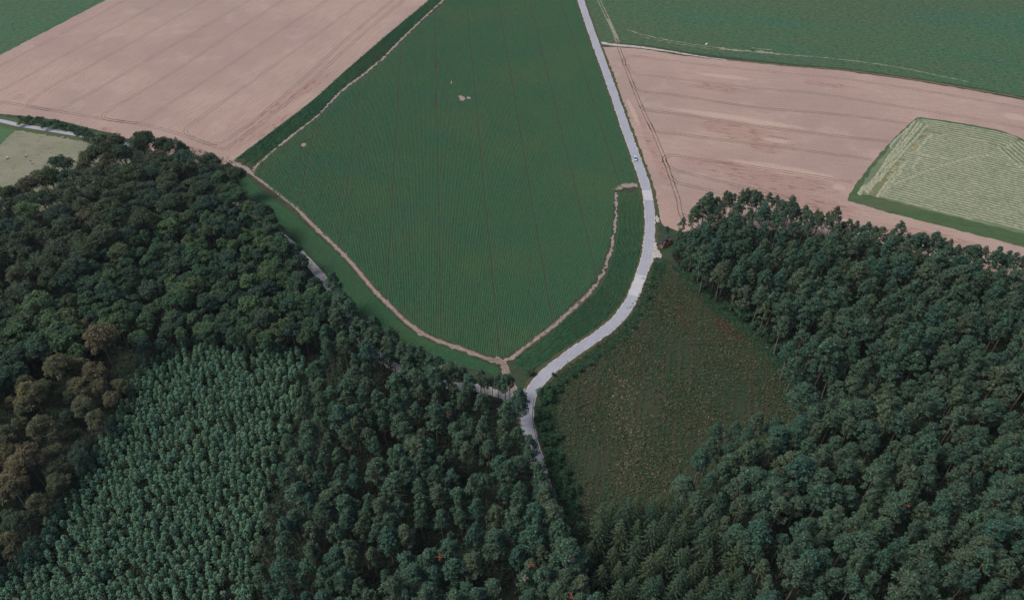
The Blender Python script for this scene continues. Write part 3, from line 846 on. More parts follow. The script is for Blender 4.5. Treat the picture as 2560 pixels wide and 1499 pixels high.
def young_variant(H=5.0):
    C, N, A, ln, wd, lv = [], [], [], [], [], []
    nlev = 6
    for k in range(nlev):
        t = k / (nlev - 1)
        zc = H * (0.26 + 0.63 * t)
        Lb = np.interp(t, [0, 0.3, 0.7, 1], [1.00, 1.15, 1.00, 0.60]) * rng.uniform(0.85, 1.15)
        nb = 6 if k < 4 else 5
        a0 = rng.uniform(0, 6.28)
        for j in range(nb):
            a = a0 + j * 2 * math.pi / nb + rng.normal(0, 0.25)
            el_ = np.interp(t, [0, 1], [0.30, 0.95]) + rng.normal(0, 0.12)
            d = np.array([math.cos(a) * math.cos(el_), math.sin(a) * math.cos(el_), math.sin(el_)])
            Lq = Lb * rng.uniform(0.8, 1.15)
            for s_ in (0.42, 0.80):
                p = d * Lq * s_ + [0, 0, zc]
                for q in range(2):
                    C.append(p + rng.normal(0, 0.05, 3)); A.append(d + rng.normal(0, 0.3, 3))
                    N.append(np.array([-d[1], d[0], 0]) * (0.8 if q else 0) + np.array([0, 0, 1.0]) + rng.normal(0, 0.35, 3))
                    ln.append(0.33); wd.append(0.15)
                    lv.append(0.18 + 0.30 * (s_ > 0.6) + rng.normal(0, 0.12))
            if k >= 2:                                   # upright new shoot at the branch end
                C.append(d * Lq * 1.0 + [0, 0, zc + 0.12]); A.append(np.array([0, 0, 1.0]) + d * 0.5)
                N.append(np.array([-d[1], d[0], 0.4]) + rng.normal(0, 0.3, 3)); ln.append(0.22); wd.append(0.11); lv.append(0.8)
    for q in range(5):
        C.append(np.array([0, 0, H * 0.97])); A.append(np.array([0.25 * math.cos(q * 1.3), 0.25 * math.sin(q * 1.3), 1.0]))
        N.append(np.array([math.cos(q * 1.25), math.sin(q * 1.25), 0.5])); ln.append(0.34); wd.append(0.14); lv.append(0.85)
    C, N, A = map(np.array, (C, N, A))
    V, F = leaves(C, N, A, np.array(ln), np.array(wd))
    mb = MB()
    mb.tube([(0, 0, 0), (0, 0, H * 0.9)], [0.06, 0.015], 5, cap=False)
    return (V, F, np.repeat(np.clip(lv, 0, 1), 4)), mb
def spruce_variant(H=16.0, R=3.4):
    C, N, A, ln, wd, lv = [], [], [], [], [], []
    nlev = 12
    for k in range(nlev):
        t = k / (nlev - 1)
        zc = H * (0.22 + 0.76 * t)
        Lb = R * (1 - t) ** 0.85 + 0.25
        nb = int(np.interp(t, [0, 1], [9, 5]))
        a0 = rng.uniform(0, 6.28)
        for j in range(nb):
            a = a0 + j * 2 * math.pi / nb + rng.normal(0, 0.12)
            sag = np.interp(t, [0, 0.7, 1], [-0.35, -0.05, 0.6])
            Lq = Lb * rng.uniform(0.8, 1.12)
            m = max(2, int(Lq / 0.42))
            for s in range(m):
                f = (s + 0.7) / m
                d = np.array([math.cos(a), math.sin(a), sag * f + 0.1])
                p = np.array([math.cos(a) * Lq * f, math.sin(a) * Lq * f, zc + sag * Lq * f * f * 0.8])
                C.append(p); A.append(d); N.append(np.array([0, 0, 1.0]) + rng.normal(0, 0.25, 3)); ln.append(0.42); wd.append(0.14); lv.append(0.25 + 0.5 * (f > 0.8) + rng.normal(0, 0.12))
                if f > 0.25:
                    for sd in (-1, 1):
                        e = np.array([math.cos(a + sd * 0.85), math.sin(a + sd * 0.85), sag * f - 0.15])
                        C.append(p + e * 0.26); A.append(e); N.append(np.array([0, 0, 1.0]) + rng.normal(0, 0.3, 3)); ln.append(0.34 * (1.15 - 0.5 * f)); wd.append(0.11); lv.append(0.25 + rng.normal(0, 0.15))
    for q in range(4):
        C.append(np.array([0, 0, H])); A.append(np.array([0, 0, 1.0])); N.append(np.array([math.cos(q * 1.5), math.sin(q * 1.5), 0])); ln.append(0.6); wd.append(0.1); lv.append(0.8)
    C, N, A = map(np.array, (C, N, A))
    V, F = leaves(C, N, A, np.array(ln), np.array(wd))
    mb = MB()
    mb.tube([(0, 0, 0), (0, 0, H * 0.5), (0, 0, H * 0.97)], [0.24, 0.15, 0.02], 6, cap=False)
    return (V, F, np.repeat(np.clip(lv, 0, 1), 4)), mb
def broad_variant(H, R, ch, n_cl, per, ln, wd, rr=(1.0, 1.7), lobes=1, flat=0.8, up=0.45, lean=0.0, limbs=9, trunk=0.26, low=-0.5):
    """H height, R crown radius, ch crown height"""
    if lobes > 1:
        lc = [np.array([0, 0, H - ch * 0.5])] + [np.array([R * 0.55 * math.cos(a), R * 0.55 * math.sin(a), H - ch * rng.uniform(0.45, 0.72)]) for a in rng.uniform(0, 1, lobes - 1) * 0.9 + np.arange(lobes - 1) * 2 * math.pi / (lobes - 1)]
        lr = [0.75] + list(rng.uniform(0.45, 0.62, lobes - 1))
    else:
        lc, lr = [np.array([0, 0, H - ch * 0.5])], [1.0]
    cs, rs = [], []
    while len(cs) < n_cl:
        q = rng.integers(0, len(lc))
        d = unit(1)[0]
        if d[2] < low: continue
        rad = lr[q] * rng.uniform(0.72, 0.98)
        r = rng.uniform(*rr)
        p = lc[q] + d * np.array([R * rad - r * 0.45, R * rad - r * 0.45, ch * 0.5 * rad - r * 0.3])
        cs.append(p); rs.append(r)
    cs, rs = np.array(cs), np.array(rs)
    V, F, lv = crown_from_clumps(cs, rs, per * (rs / np.mean(rr)) ** 1.7, ln, wd, flat=flat, up=up)
    mb = MB()
    top = H - ch * 0.45
    mb.tube([(0, 0, 0), (lean * 0.4, 0.1, top * 0.5), (lean, 0, top), (lean, 0.1, H - ch * 0.2)], [trunk, trunk * 0.8, trunk * 0.6, trunk * 0.2], 7, cap=False)
    for c in cs[rng.permutation(len(cs))[:limbs]]:
        p0 = Vector((lean * 0.8, 0, max(H - ch * 0.95, top * 0.6)))
        mb.tube([p0, p0.lerp(Vector(c), 0.5) + Vector((0, 0, 0.4)), Vector(c)], [trunk * 0.45, trunk * 0.3, 0.03], 5, cap=False)
    return (V, F, lv), mb

def proto(kind, n, fn, leafm, barkm):
    out = []
    for i in range(n):
        (V, F, lv), mb = fn(i)
        out.append((mesh_np('crown', V, [F], leafm, attrs={'leafv': lv}), mb.mesh('trunk', barkm, True), (V, F, lv), mb))
    return out
P_pine = proto('pine', 9, lambda i: pine_variant(20.0, [46, 38, 54, 34, 45, 58, 40, 32, 50][i], [3.3, 2.8, 3.7, 2.6, 3.3, 4.0, 2.9, 2.4, 3.5][i], [0.50, 0.55, 0.47, 0.58, 0.53, 0.50, 0.54, 0.60, 0.49][i]), M_pine, M_bark_pine)
P_young = []
for i in range(7):
    (V, F, lv), mb = young_variant(5.0)
    tv, tf = np.array([tuple(v) for v in mb.v]), np.array(mb.f)
    me = mesh_np('young_pine', np.vstack([V, tv]), [np.vstack([F, tf + len(V)])], mats=[M_young, M_bark_pine], midx=np.r_[np.zeros(len(F)), np.ones(len(tf))], attrs={'leafv': np.r_[lv, np.zeros(len(tv))]})
    P_young.append((me, mb.mesh('trunk', M_bark_pine), (V, F, lv), mb))
P_spruce = proto('spruce', 5, lambda i: spruce_variant(16.0, [3.5, 3.0, 3.9, 3.2, 3.6][i]), M_spruce, M_bark)
P_maple = proto('maple', 7, lambda i: broad_variant([13, 14, 12, 13, 15, 12.5, 14][i], [2.6, 3.0, 2.3, 2.8, 3.4, 2.1, 2.7][i], [7, 7.5, 6.5, 7, 8, 7, 7.5][i], 26, 52, 0.32, 0.18, (0.70, 1.15), 1, flat=0.9, low=-0.35), M_maple, M_bark)
P_round = proto('round', 3, lambda i: broad_variant(16, [4.6, 5.2, 4.2][i], [8, 8.5, 8][i], 46, 52, 0.34, 0.19, (0.9, 1.5), 1, flat=0.85), M_maple, M_bark)
P_oak = proto('oak', 5, lambda i: broad_variant([19, 21, 18, 20, 22][i], [5.6, 6.6, 5.0, 6.0, 7.0][i], [12, 13, 11, 12, 13][i], 66, 52, 0.44, 0.20, (1.0, 1.8), [2, 3, 1, 3, 2][i], flat=0.85, low=-0.3), M_oak, M_bark)
P_beech = proto('beech', 5, lambda i: broad_variant([19, 21, 18, 20, 22][i], [5.0, 6.2, 4.6, 5.6, 6.6][i], [13, 14, 12, 13, 14][i], 66, 48, 0.50, 0.17, (1.0, 1.8), [3, 2, 1, 3, 2][i], flat=0.7, up=0.6, low=-0.3), M_beech, M_bark)
P_bush = proto('bush', 4, lambda i: broad_variant([2.6, 3.4, 3.0, 4.2][i], [1.6, 2.0, 2.4, 2.2][i], [2.5, 3.2, 2.9, 4.0][i], 14, 42, 0.26, 0.14, (0.6, 1.0), 1, trunk=0.06, limbs=4, low=-0.2), M_bush, M_bark)

def remat(ps, leafm, barkm=None):
    out = []
    for a, b, c, d in ps:
        a2 = a.copy(); a2.materials[0] = leafm
        b2 = b
        if barkm:
            b2 = b.copy(); b2.materials[0] = barkm
        out.append((a2, b2, c, d))
    return out
P_copper = remat(P_beech[:3], M_copper)
P_yellow = remat(P_beech, M_yellow)
P_lime = remat(P_round, M_lime)
P_sprig = remat(P_bush[1:2], M_sprig)
P_tanbush = remat(P_bush[:1], M_beech)

def plant(name, pr, xy, s, rz, label, cat, group=None, z=0.0):
    """one tree: an empty at its foot that carries a crown and a trunk"""
    t = empty(name, (xy[0], xy[1], z), rz, s)
    tag(t, label, cat, group)
    obj('crown', pr[0], t)
    obj('trunk', pr[1], t)
    return t
def joined(name, items, label, cat, trunk=True):
    """items: (prototype, x, y, scale (3), angle); the far members of a stand as one surface"""
    VV, FF, lv, tt, mi, b = [], [], [], [], [], 0
    F4, F3 = [], []
    for pr, x, y, s, rz in items:
        V, F, l = pr[2]
        c, sn = math.cos(rz), math.sin(rz)
        W = V * s
        W = np.c_[W[:, 0] * c - W[:, 1] * sn + x, W[:, 0] * sn + W[:, 1] * c + y, W[:, 2]]
        VV.append(W); FF.append(F + b); b += len(V)
        lv.append(l); tt.append(np.full(len(V), rng.uniform())); mi.append(np.zeros(len(F)))
        if trunk:
            mb = pr[3]
            tv = np.array(mb.v[:7 * 6])[:, :] * s
            tv = np.c_[tv[:, 0] * c - tv[:, 1] * sn + x, tv[:, 0] * sn + tv[:, 1] * c + y, tv[:, 2]]
            tf = np.array([f for f in mb.f[:36]])
            VV.append(tv); FF.append(tf + b); b += len(tv)
            lv.append(np.zeros(len(tv))); tt.append(np.zeros(len(tv))); mi.append(np.ones(len(tf)))
    me = mesh_np(name, np.vstack(VV), [np.vstack(FF)], mats=[items[0][0][0].materials[0], items[0][0][1].materials[0]], midx=np.concatenate(mi), attrs={'leafv': np.concatenate(lv), 'tint': np.concatenate(tt)})
    o = obj(name, me)
    tag(o, label, cat, kind='stuff')
    return o
def scatter(poly_px, z, dmin, tries=30000, avoid=None, keep=None):
    """even random points in an outline given at height z"""
    P = GP(poly_px, z)
    x0, y0 = P.min(0); x1, y1 = P.max(0)
    cell = dmin / math.sqrt(2)
    grid = {}
    out = []
    cand = np.c_[rng.uniform(x0, x1, tries), rng.uniform(y0, y1, tries)]
    cand = cand[inside(cand, P)]
    for p in cand:
        g = (int(p[0] // cell), int(p[1] // cell))
        ok = True
        for i in range(-2, 3):
            for j in range(-2, 3):
                q = grid.get((g[0] + i, g[1] + j))
                if q is not None and (q[0] - p[0]) ** 2 + (q[1] - p[1]) ** 2 < dmin * dmin:
                    ok = False; break
            if not ok: break
        if ok:
            grid[g] = p
            out.append(p)
    return np.array(out)
def dist_to(P, line):
    d = np.full(len(P), 1e9)
    for i in range(0, len(line), 2):
        d = np.minimum(d, np.hypot(P[:, 0] - line[i, 0], P[:, 1] - line[i, 1]))
    return d

# ------------------------------------------------------------------ mature pine stands
ZP = 16.5
PINE_R = [(1650, 600), (1690, 555), (1740, 530), (1790, 497), (1860, 488), (1900, 486), (1950, 506), (2000, 520), (2080, 546), (2170, 570), (2250, 588), (2330, 604), (2400, 614), (2480, 638), (2560, 654), (2760, 710), (2960, 1640), (1945, 1640), (1930, 1490), (1900, 1385), (1830, 1320), (1770, 1260), (1710, 1215), (1735, 1160), (1760, 1110), (1785, 1066), (1855, 1056), (1925, 1048), (1990, 1052), (2012, 985), (2002, 930), (1962, 870), (1955, 800), (1890, 740), (1830, 700), (1790, 678), (1740, 645), (1690, 625)]
PINE_C = [(833, 752), (880, 757), (925, 776), (960, 812), (1000, 836), (1035, 856), (1075, 880), (1115, 890), (1160, 908), (1215, 938), (1255, 955), (1290, 975), (1300, 1010), (1285, 1060), (1300, 1085), (1340, 1102), (1362, 1150), (1376, 1205), (1392, 1255), (1408, 1320), (1420, 1370), (1445, 1415), (1478, 1480), (1510, 1640), (640, 1640), (650, 1499), (640, 1430), (665, 1320), (680, 1245), (706, 1150), (695, 1092), (738, 1070), (756, 960), (770, 905), (797, 832)]
pr_ = scatter(PINE_R, ZP, 5.35, 60000)
pc_ = scatter(PINE_C, ZP, 5.3, 30000)
pr_ = pr_[rng.uniform(size=len(pr_)) > 0.05]
pc_ = pc_[rng.uniform(size=len(pc_)) > 0.05]
# thinner where the side track passes and along the road
dt = dist_to(pc_, sideP)
pc_ = pc_[(dt > 2.3)]
pc_ = pc_[dist_to(pc_, roadP) > 3.2]
pr_ = pr_[dist_to(pr_, roadP) > 6]
rd = dist_to(pc_, roadP)
pxy = np.array([proj(x, y, 0)[:2] for x, y in pc_])
ptop = np.array([proj(x, y, 15)[:2] for x, y in pc_])
pc_ = pc_[~((rd < 5.0) & (pxy[:, 1] < 1160)) & ~((ptop[:, 0] > 1175) & (ptop[:, 0] < 1300) & (ptop[:, 1] > 955) & (ptop[:, 1] < 1020) & (rng.uniform(size=len(pc_)) < 0.45))]
sx = np.array([proj(x, y, 0)[0] for x, y in sideP])
q = resample(offset(sideP, -3.1)[(sx > 862) & (sx < 1165)], step=3.9)
q = q + rng.normal(0, 0.5, q.shape)
pc_ = np.vstack([pc_[np.min(np.hypot(pc_[:, None, 0] - q[None, :, 0], pc_[:, None, 1] - q[None, :, 1]), axis=1) > 2.8], q])
# hand-placed pines whose bare trunks show along the clearing and at the junction (foot in the photo, height, prototype)
EDGE = [((1788, 755), 22.0, 5, 'second'), ((1826, 758), 21.5, 2, 'x'), ((1771, 690), 21.0, 1, 'x'), ((1799, 741), 20.0, 3, 'x'), ((1894, 768), 21.0, 4, 'x'), ((1879, 812), 20.5, 7, 'x'), ((1940, 852), 23.0, 5, 'x'), ((1978, 920), 21.0, 1, 'x'), ((2000, 948), 22.0, 6, 'x'), ((1912, 822), 21.0, 0, 'x'), ((1764, 716), 19.5, 7, 'x')]
edgeP = GP([e[0] for e in EDGE])
pr_ = pr_[np.min(np.hypot(pr_[:, None, 0] - edgeP[None, :, 0], pr_[:, None, 1] - edgeP[None, :, 1]), axis=1) > 4.0]
JUNC = [((1203, 995), 16.0, 1), ((1213, 1003), 14.0, 3), ((1247, 1006), 15.0, 7), ((1262, 1014), 17.0, 6), ((1275, 1000), 14.5, 3), ((1297, 1052), 17.5, 5), ((1300, 1064), 16.0, 2), ((1231, 992), 12.0, 7)]
juncP = GP([e[0] for e in JUNC])
pc_ = pc_[np.min(np.hypot(pc_[:, None, 0] - juncP[None, :, 0], pc_[:, None, 1] - juncP[None, :, 1]), axis=1) > 4.0]
edge_names = ['straight pine with the longest bare trunk showing beside the clearing',
 'pine with a slim bare trunk just right of the longest bare trunk', 'bare trunked pine standing nearest to the log pile by the clearing',
 'thin dim trunk pine half hidden between the two tall bare pines', 'pine leaning out over the bushes with a short bare trunk below its crown',
 'slim pine behind the dense bushes along the clearing', 'tall pine with a reddish bare trunk and flat one sided crown by the clearing',
 'spreading pine above the dark right corner of the clearing', 'pine with a leaning trunk at the last corner of the clearing',
 'pine with a broad crown low above the bushes beside the clearing', 'small slim pine among the thin trunks near the upper end of the clearing']
for (p, h, v, _), nm in zip(EDGE, edge_names):
    x, y = G(*p)
    plant('pine_tree', P_pine[v], (x, y), h / 20.0, rng.uniform(0, 6.28), nm, 'tree', 'bare trunked pines along the clearing')
junc_names = ['dark trunked pine over the side track, farthest from the road', 'small pine leaning beside the side track next to the dark trunked pine', 'slim pine in the middle of the row along the side track', 'tallest pine in the row along the side track',
 'small crowned pine between the side track and the dirt path', 'tall pine spreading over the edge of the road at the junction', 'pine overhanging the road just below the junction', 'shortest pine of the row along the side track', 'pine covering the road below the junction']
for (p, h, v), nm in zip(JUNC, junc_names):
    x, y = G(*p)
    plant('pine_tree', P_pine[v], (x, y), h / 20.0, rng.uniform(0, 6.28), nm, 'tree', 'pines at the road junction')

q = road_part(1172, 1690)
q = resample(offset(q, 3.3), step=4.3) + rng.normal(0, 0.5, (len(resample(offset(q, 3.3), step=4.3)), 2))
pc_ = np.vstack([pc_[np.min(np.hypot(pc_[:, None, 0] - q[None, :, 0], pc_[:, None, 1] - q[None, :, 1]), axis=1) > 3.0], q])
q = resample(GP(PINE_R[2:22], 13.5), step=3.6)
q = q + rng.normal(0, 0.7, q.shape)
pr_ = np.vstack([pr_[np.min(np.hypot(pr_[:, None, 0] - q[None, :, 0], pr_[:, None, 1] - q[None, :, 1]), axis=1) > 2.6], q])
n_edge = len(q)
bp = np.array([proj(x, y, 0)[:2] for x, y in pr_])
hide = (bp[:, 0] > 1600) & (bp[:, 0] < 1712) & (bp[:, 1] > 590) & (bp[:, 1] < 745)
n_edge -= int(hide[-n_edge:].sum())
pr_ = pr_[~hide]
stand = [(x, y, 'R') for x, y in pr_] + [(x, y, 'C') for x, y in pc_]
rows = []
for q, (x, y, w) in enumerate(stand):
    h = rng.normal(19.2, 2.2)
    if len(pr_) - n_edge <= q < len(pr_): h = rng.normal(15.5, 1.0)
    px, py, d = proj(x, y, h * 0.8)
    vis = -60 < px < 2620 and -60 < py < 1540
    rows.append((d if vis else 1e6 + d, x, y, h, w))
rows.sort()
n_single = 300 - len(EDGE) - len(JUNC) - 9 - 5
rest = []
for i, (d, x, y, h, w) in enumerate(rows):
    v = int(rng.integers(0, len(P_pine)))
    s = h / 20.0
    k = rng.uniform(0.78, 1.28)
    sc = (s * k * rng.uniform(0.9, 1.1), s * k * rng.uniform(0.9, 1.1), s)
    if i < n_single:
        if w == 'R':
            lab, gr = 'blue green pine in the dense stand right of the clearing and the spruces', 'pines of the right stand'
        else:
            lab, gr = 'grey green pine in the stand between the young plantation and the road', 'pines of the middle stand'
        t = plant('pine_tree', P_pine[v], (x, y), sc, rng.uniform(0, 6.28), lab, 'tree', gr)
        t.rotation_euler.x, t.rotation_euler.y = rng.normal(0, 0.035, 2)
    else:
        rest.append((P_pine[v], x, y, np.array(sc), rng.uniform(0, 6.28)))
joined('pine_wood', rest, 'farther pines of the wood running back to the wheat field', 'pine wood')

# pines with a dead orange branch or broken top, and the dead stems
DEADP = [((1958, 1230), 'pine with a broken orange top near the spruces'), ((1095, 1388), 'pine with a bright orange dead branch in the middle stand'), ((1326, 1408), 'pine with an orange dead branch close to the shaded road'),
         ((1308, 1440), 'pine with a bare pinkish broken top in the middle stand'), ((771, 1374), 'pine with a pale pink broken top beside the young plantation'), ((2357, 945), 'pine with orange dead branches in the right stand'), ((2268, 1258), 'pine with a small rusty branch low in the right stand'), ((1428, 1483), 'pine with dead twigs at the bottom edge beside the shaded road'), ((1118, 1032), 'pine with a rusty branch below the side track')]
def dead_branch(seed):
    r = random.Random(seed)
    mb = MB()
    mb.tube([(0, 0, -1.6), (0.1, 0, 0.0), (0.35, 0.1, 1.2)], [0.10, 0.08, 0.03], 5)
    for k in range(11):
        a = r.uniform(0, 6.28)
        z0 = r.uniform(-0.9, 0.7)
        l = r.uniform(0.7, 1.5)
        q = Vector((0.1, 0, z0)) + Vector((math.cos(a) * l, math.sin(a) * l, r.uniform(-0.2, 0.6)))
        mb.tube([(0.1, 0, z0), q], [0.06, 0.03], 4)
        for m in range(3):
            e = q + Vector((r.uniform(-.5, .5), r.uniform(-.5, .5), r.uniform(-.3, .3)))
            mb.tube([q.lerp(Vector((0.1, 0, z0)), 0.35), e], [0.05, 0.03], 4)
    return mb
for i, (p, lab) in enumerate(DEADP):
    x, y = G(*p, 17.5)
    t = plant('pine_tree', P_pine[[1, 3, 7, 3, 7, 1, 6, 3, 1][i]], (x + 0.3, y + 1.6), 17.0 / 20.0, rng.uniform(0, 6.28), lab, 'tree', 'pines with dead branches')
    db = obj('dead_branch', dead_branch(i).mesh('dead_branch', M_dead if i not in (3, 4) else M_deadgrey), t)
    db.location = Matrix.Rotation(-t.rotation_euler.z, 3, 'Z') @ Vector((-0.3, -1.9, 19.6))
mb = MB()
mb.tube([(0, 0, 0), (0.2, 0.1, 7), (0.9, 0.2, 14), (1.3, 0.2, 17.5)], [0.22, 0.18, 0.12, 0.05], 6)
for z0, dx, dy in ((12, 1.3, 0.4), (14.5, -1.1, 0.2), (16, 0.5, -0.9), (17, -1.6, 0.3)):
    mb.tube([(0.75, 0.2, z0), (0.75 + dx, 0.2 + dy, z0 + 0.7)], [0.07, 0.03], 4)
o = obj('dead_tree', mb.mesh('dead_tree', M_deadgrey, True))
o.location = (*G(2163, 1100), 0)
tag(o, 'bare pale dead stem standing between pines of the right stand', 'dead tree')

for (p, h, v, lab) in (((1663, 606), 9.5, 7, 'small pine standing behind the tarpaulin covered log pile'), ((1692, 634), 14.0, 3, 'pine rising just right of the log pile'), ((1708, 652), 17.0, 1, 'first tall pine of the right stand beside the log pile'), ((1700, 600), 13.0, 6, 'pine at the corner of the wheat field above the log pile'), ((1726, 655), 18.0, 4, 'pine behind the dark red brown brushwood by the log pile')):
    plant('pine_tree', P_pine[v], G(*p), h / 20.0, rng.uniform(0, 6.28), lab, 'tree', 'pines around the log pile')
# ------------------------------------------------------------------ spruces
SPR = [(1478, 1320), (1495, 1262), (1535, 1228), (1610, 1216), (1690, 1222), (1760, 1255), (1825, 1310), (1885, 1385), (1915, 1500), (1930, 1640), (1490, 1640), (1480, 1420)]
ps_ = scatter(SPR, 14.5, 4.9, 20000)
for x, y in ps_:
    plant('spruce_tree', P_spruce[int(rng.integers(0, 5))], (x, y), rng.uniform(0.68, 1.1), rng.uniform(0, 6.28), 'dark spruce with drooping star shaped tiers at the lower edge of the clearing', 'tree', 'spruces below the clearing')

# ------------------------------------------------------------------ young pine plantation
YOUNG = [(398, 885), (420, 870), (452, 846), (512, 834), (580, 834), (650, 847), (703, 856), (745, 870), (757, 885), (742, 960), (727, 1060), (690, 1090), (692, 1140), (662, 1240), (648, 1320), (622, 1420), (632, 1640), (-90, 1640), (-80, 1470), (0, 1420), (60, 1358), (130, 1270), (210, 1150), (262, 1060), (322, 960), (345, 910)]
py_ = scatter(YOUNG, 5.0, 2.05, 60000)
py_ = py_[rng.uniform(size=len(py_)) > 0.05]
k1 = noise_a = np.sin(py_[:, 0] * 0.21 + 1.3) * np.cos(py_[:, 1] * 0.17) + 0.5 * np.sin(py_[:, 0] * 0.53 + py_[:, 1] * 0.41)
rowsy = []
for (x, y), kk in zip(py_, k1):
    h = np.clip(rng.normal(5.0, 0.8) + 0.40 * kk, 2.4, 6.8)
    if rng.uniform() < 0.035: h *= 0.6
    px, py, d = proj(x, y, h)
    vis = -20 < px < 2580 and py < 1515
    rowsy.append((d if vis else 1e6 + d, x, y, h))
rowsy.sort()
rest = []
for i, (d, x, y, h) in enumerate(rowsy):
    v = int(rng.integers(0, len(P_young)))
    s = h / 5.0
    w = (0.56 + 0.55 * s) * rng.uniform(0.88, 1.2)
    if i < 300:
        o = obj('young_pine', P_young[v][0])
        o.location = (x, y, 0); o.rotation_euler = (0, 0, rng.uniform(0, 6.28)); o.scale = (w, w, s)
        tag(o, 'small blue green young pine in the plantation along the bottom edge', 'young pine', 'young pines of the plantation')
    else:
        rest.append((P_young[v], x, y, np.array((w, w, s)), rng.uniform(0, 6.28)))
joined('young_pine_plantation', rest, 'dense plantation of small blue green young pines farther up', 'young pines', trunk=False)

# ------------------------------------------------------------------ broadleaved wood on the left
taken = []
def put(name, prs, px, py, z, s, label, group=None, v=None, cat='tree'):
    x, y = G(px, py, z)
    taken.append((x, y, prs))
    return plant(name, prs[int(rng.integers(0, len(prs))) if v is None else v % len(prs)], (x, y), s, rng.uniform(0, 6.28), label, cat, group)
P_belt = remat(P_beech, leaf_mat('belt_brown_leaves', [(0.100, 0.102, 0.060), (0.086, 0.100, 0.057), (0.116, 0.106, 0.064)], 0.5, 0.25))
put('broadleaf_tree', P_lime, 66, 526, 15, 1.22, 'rounded light green tree by the left edge, below the meadow', v=0)
put('broadleaf_tree', P_lime, 93, 753, 15, 1.2, 'rounded yellowish green tree standing alone among dark crowns at left', v=1)
put('copper_tree', P_copper, 262, 868, 15, 1.37, 'large copper brown tree above the top left corner of the young plantation', v=1)
put('copper_tree', P_copper, 205, 800, 13, 0.76, 'small brown topped tree just behind the large copper tree', v=0)
put('copper_tree', P_copper, 240, 940, 11, 0.98, 'drooping copper brown tree on the near side of the largest copper tree', v=2)
put('yellowing_tree', P_yellow, 150, 925, 15, 1.16, 'olive brown tree with yellow twigs left of the copper tree', v=1)
put('yellowing_tree', P_yellow, 82, 985, 15, 1.16, 'brown tree with a bright yellow patch on its top, near left edge', v=3)
put('yellowing_tree', P_yellow, 205, 965, 12, 0.92, 'olive tree with a few yellow twigs beside the plantation', v=0)
put('browning_tree', P_belt, 105, 1070, 15, 1.04, 'brown leaved tree at left edge below the yellow topped tree', v=1)
put('browning_tree', P_copper, 70, 1150, 15, 1.10, 'reddish brown tree at left edge above the white trunked tree', v=1)
put('browning_tree', P_belt, 128, 1165, 12, 0.76, 'small brown tree touching the young plantation on the left', v=2)
put('browning_tree', P_belt, 10, 1080, 13, 0.85, 'brown tree cut by the left edge beside the reddish brown one', v=2)
t = put('pale_trunk_tree', remat(P_belt, P_belt[0][0].materials[0], M_bark_pale), 25, 1210, 15, 1.05, 'olive leaved tree with a pale leaning bare trunk at the left edge', v=3)
put('oak_tree', P_oak, 165, 1030, 9, 0.55, 'low dark green tree between the brown trees and the plantation', v=2)
put('oak_tree', P_oak, 185, 1085, 7, 0.5, 'dark green understorey tree right of the brown trees', v=0)
put('oak_tree', P_oak, 30, 1290, 8, 0.6, 'dark low tree below the white trunked tree at the left edge', v=3)
put('oak_tree', P_oak, -30, 1340, 10, 0.6, 'dark tree in the lower left corner above the plantation', v=1)
# dense old trees (upper group)
UP = [(70, 452), (60, 430), (110, 405), (155, 395), (180, 365), (225, 355), (265, 348), (297, 338), (345, 330), (385, 338), (425, 348), (470, 360), (515, 375), (555, 400), (588, 425), (590, 450), (540, 470), (470, 475), (430, 490), (350, 560), (270, 600), (200, 650), (150, 690), (110, 720), (0, 760), (-140, 760), (-140, 470), (0, 465)]
pu = scatter(UP, 17, 8.3, 9000)
def far_from(P, dmin):
    tk = np.array([(a, b) for a, b, _ in taken])
    return P[np.min(np.hypot(P[:, None, 0] - tk[None, :, 0], P[:, None, 1] - tk[None, :, 1]), axis=1) > dmin]
pu = far_from(pu, 6.5)
for x, y in pu:
    px, py, d = proj(x, y, 16)
    brown = (px < 420 and py > 360 + 0.0 * px) and rng.uniform() < (0.30 if px < 330 else 0.14)
    if px > 400 or not brown:
        prs, nm, lab, gr = P_oak, 'oak_tree', 'large dark green spreading tree of the old wood beside the left wheat field', 'old green trees of the left wood'
    else:
        prs, nm, lab, gr = P_beech, 'browning_tree', 'large olive brown feathery tree of the old wood below the meadow', 'old brown tinged trees of the left wood'
    taken.append((x, y, prs))
    k = rng.uniform(0.95, 1.28)
    plant(nm, prs[int(rng.integers(0, 5))], (x, y), (k, k, rng.uniform(0.78, 1.14)), rng.uniform(0, 6.28), lab, 'tree', gr)
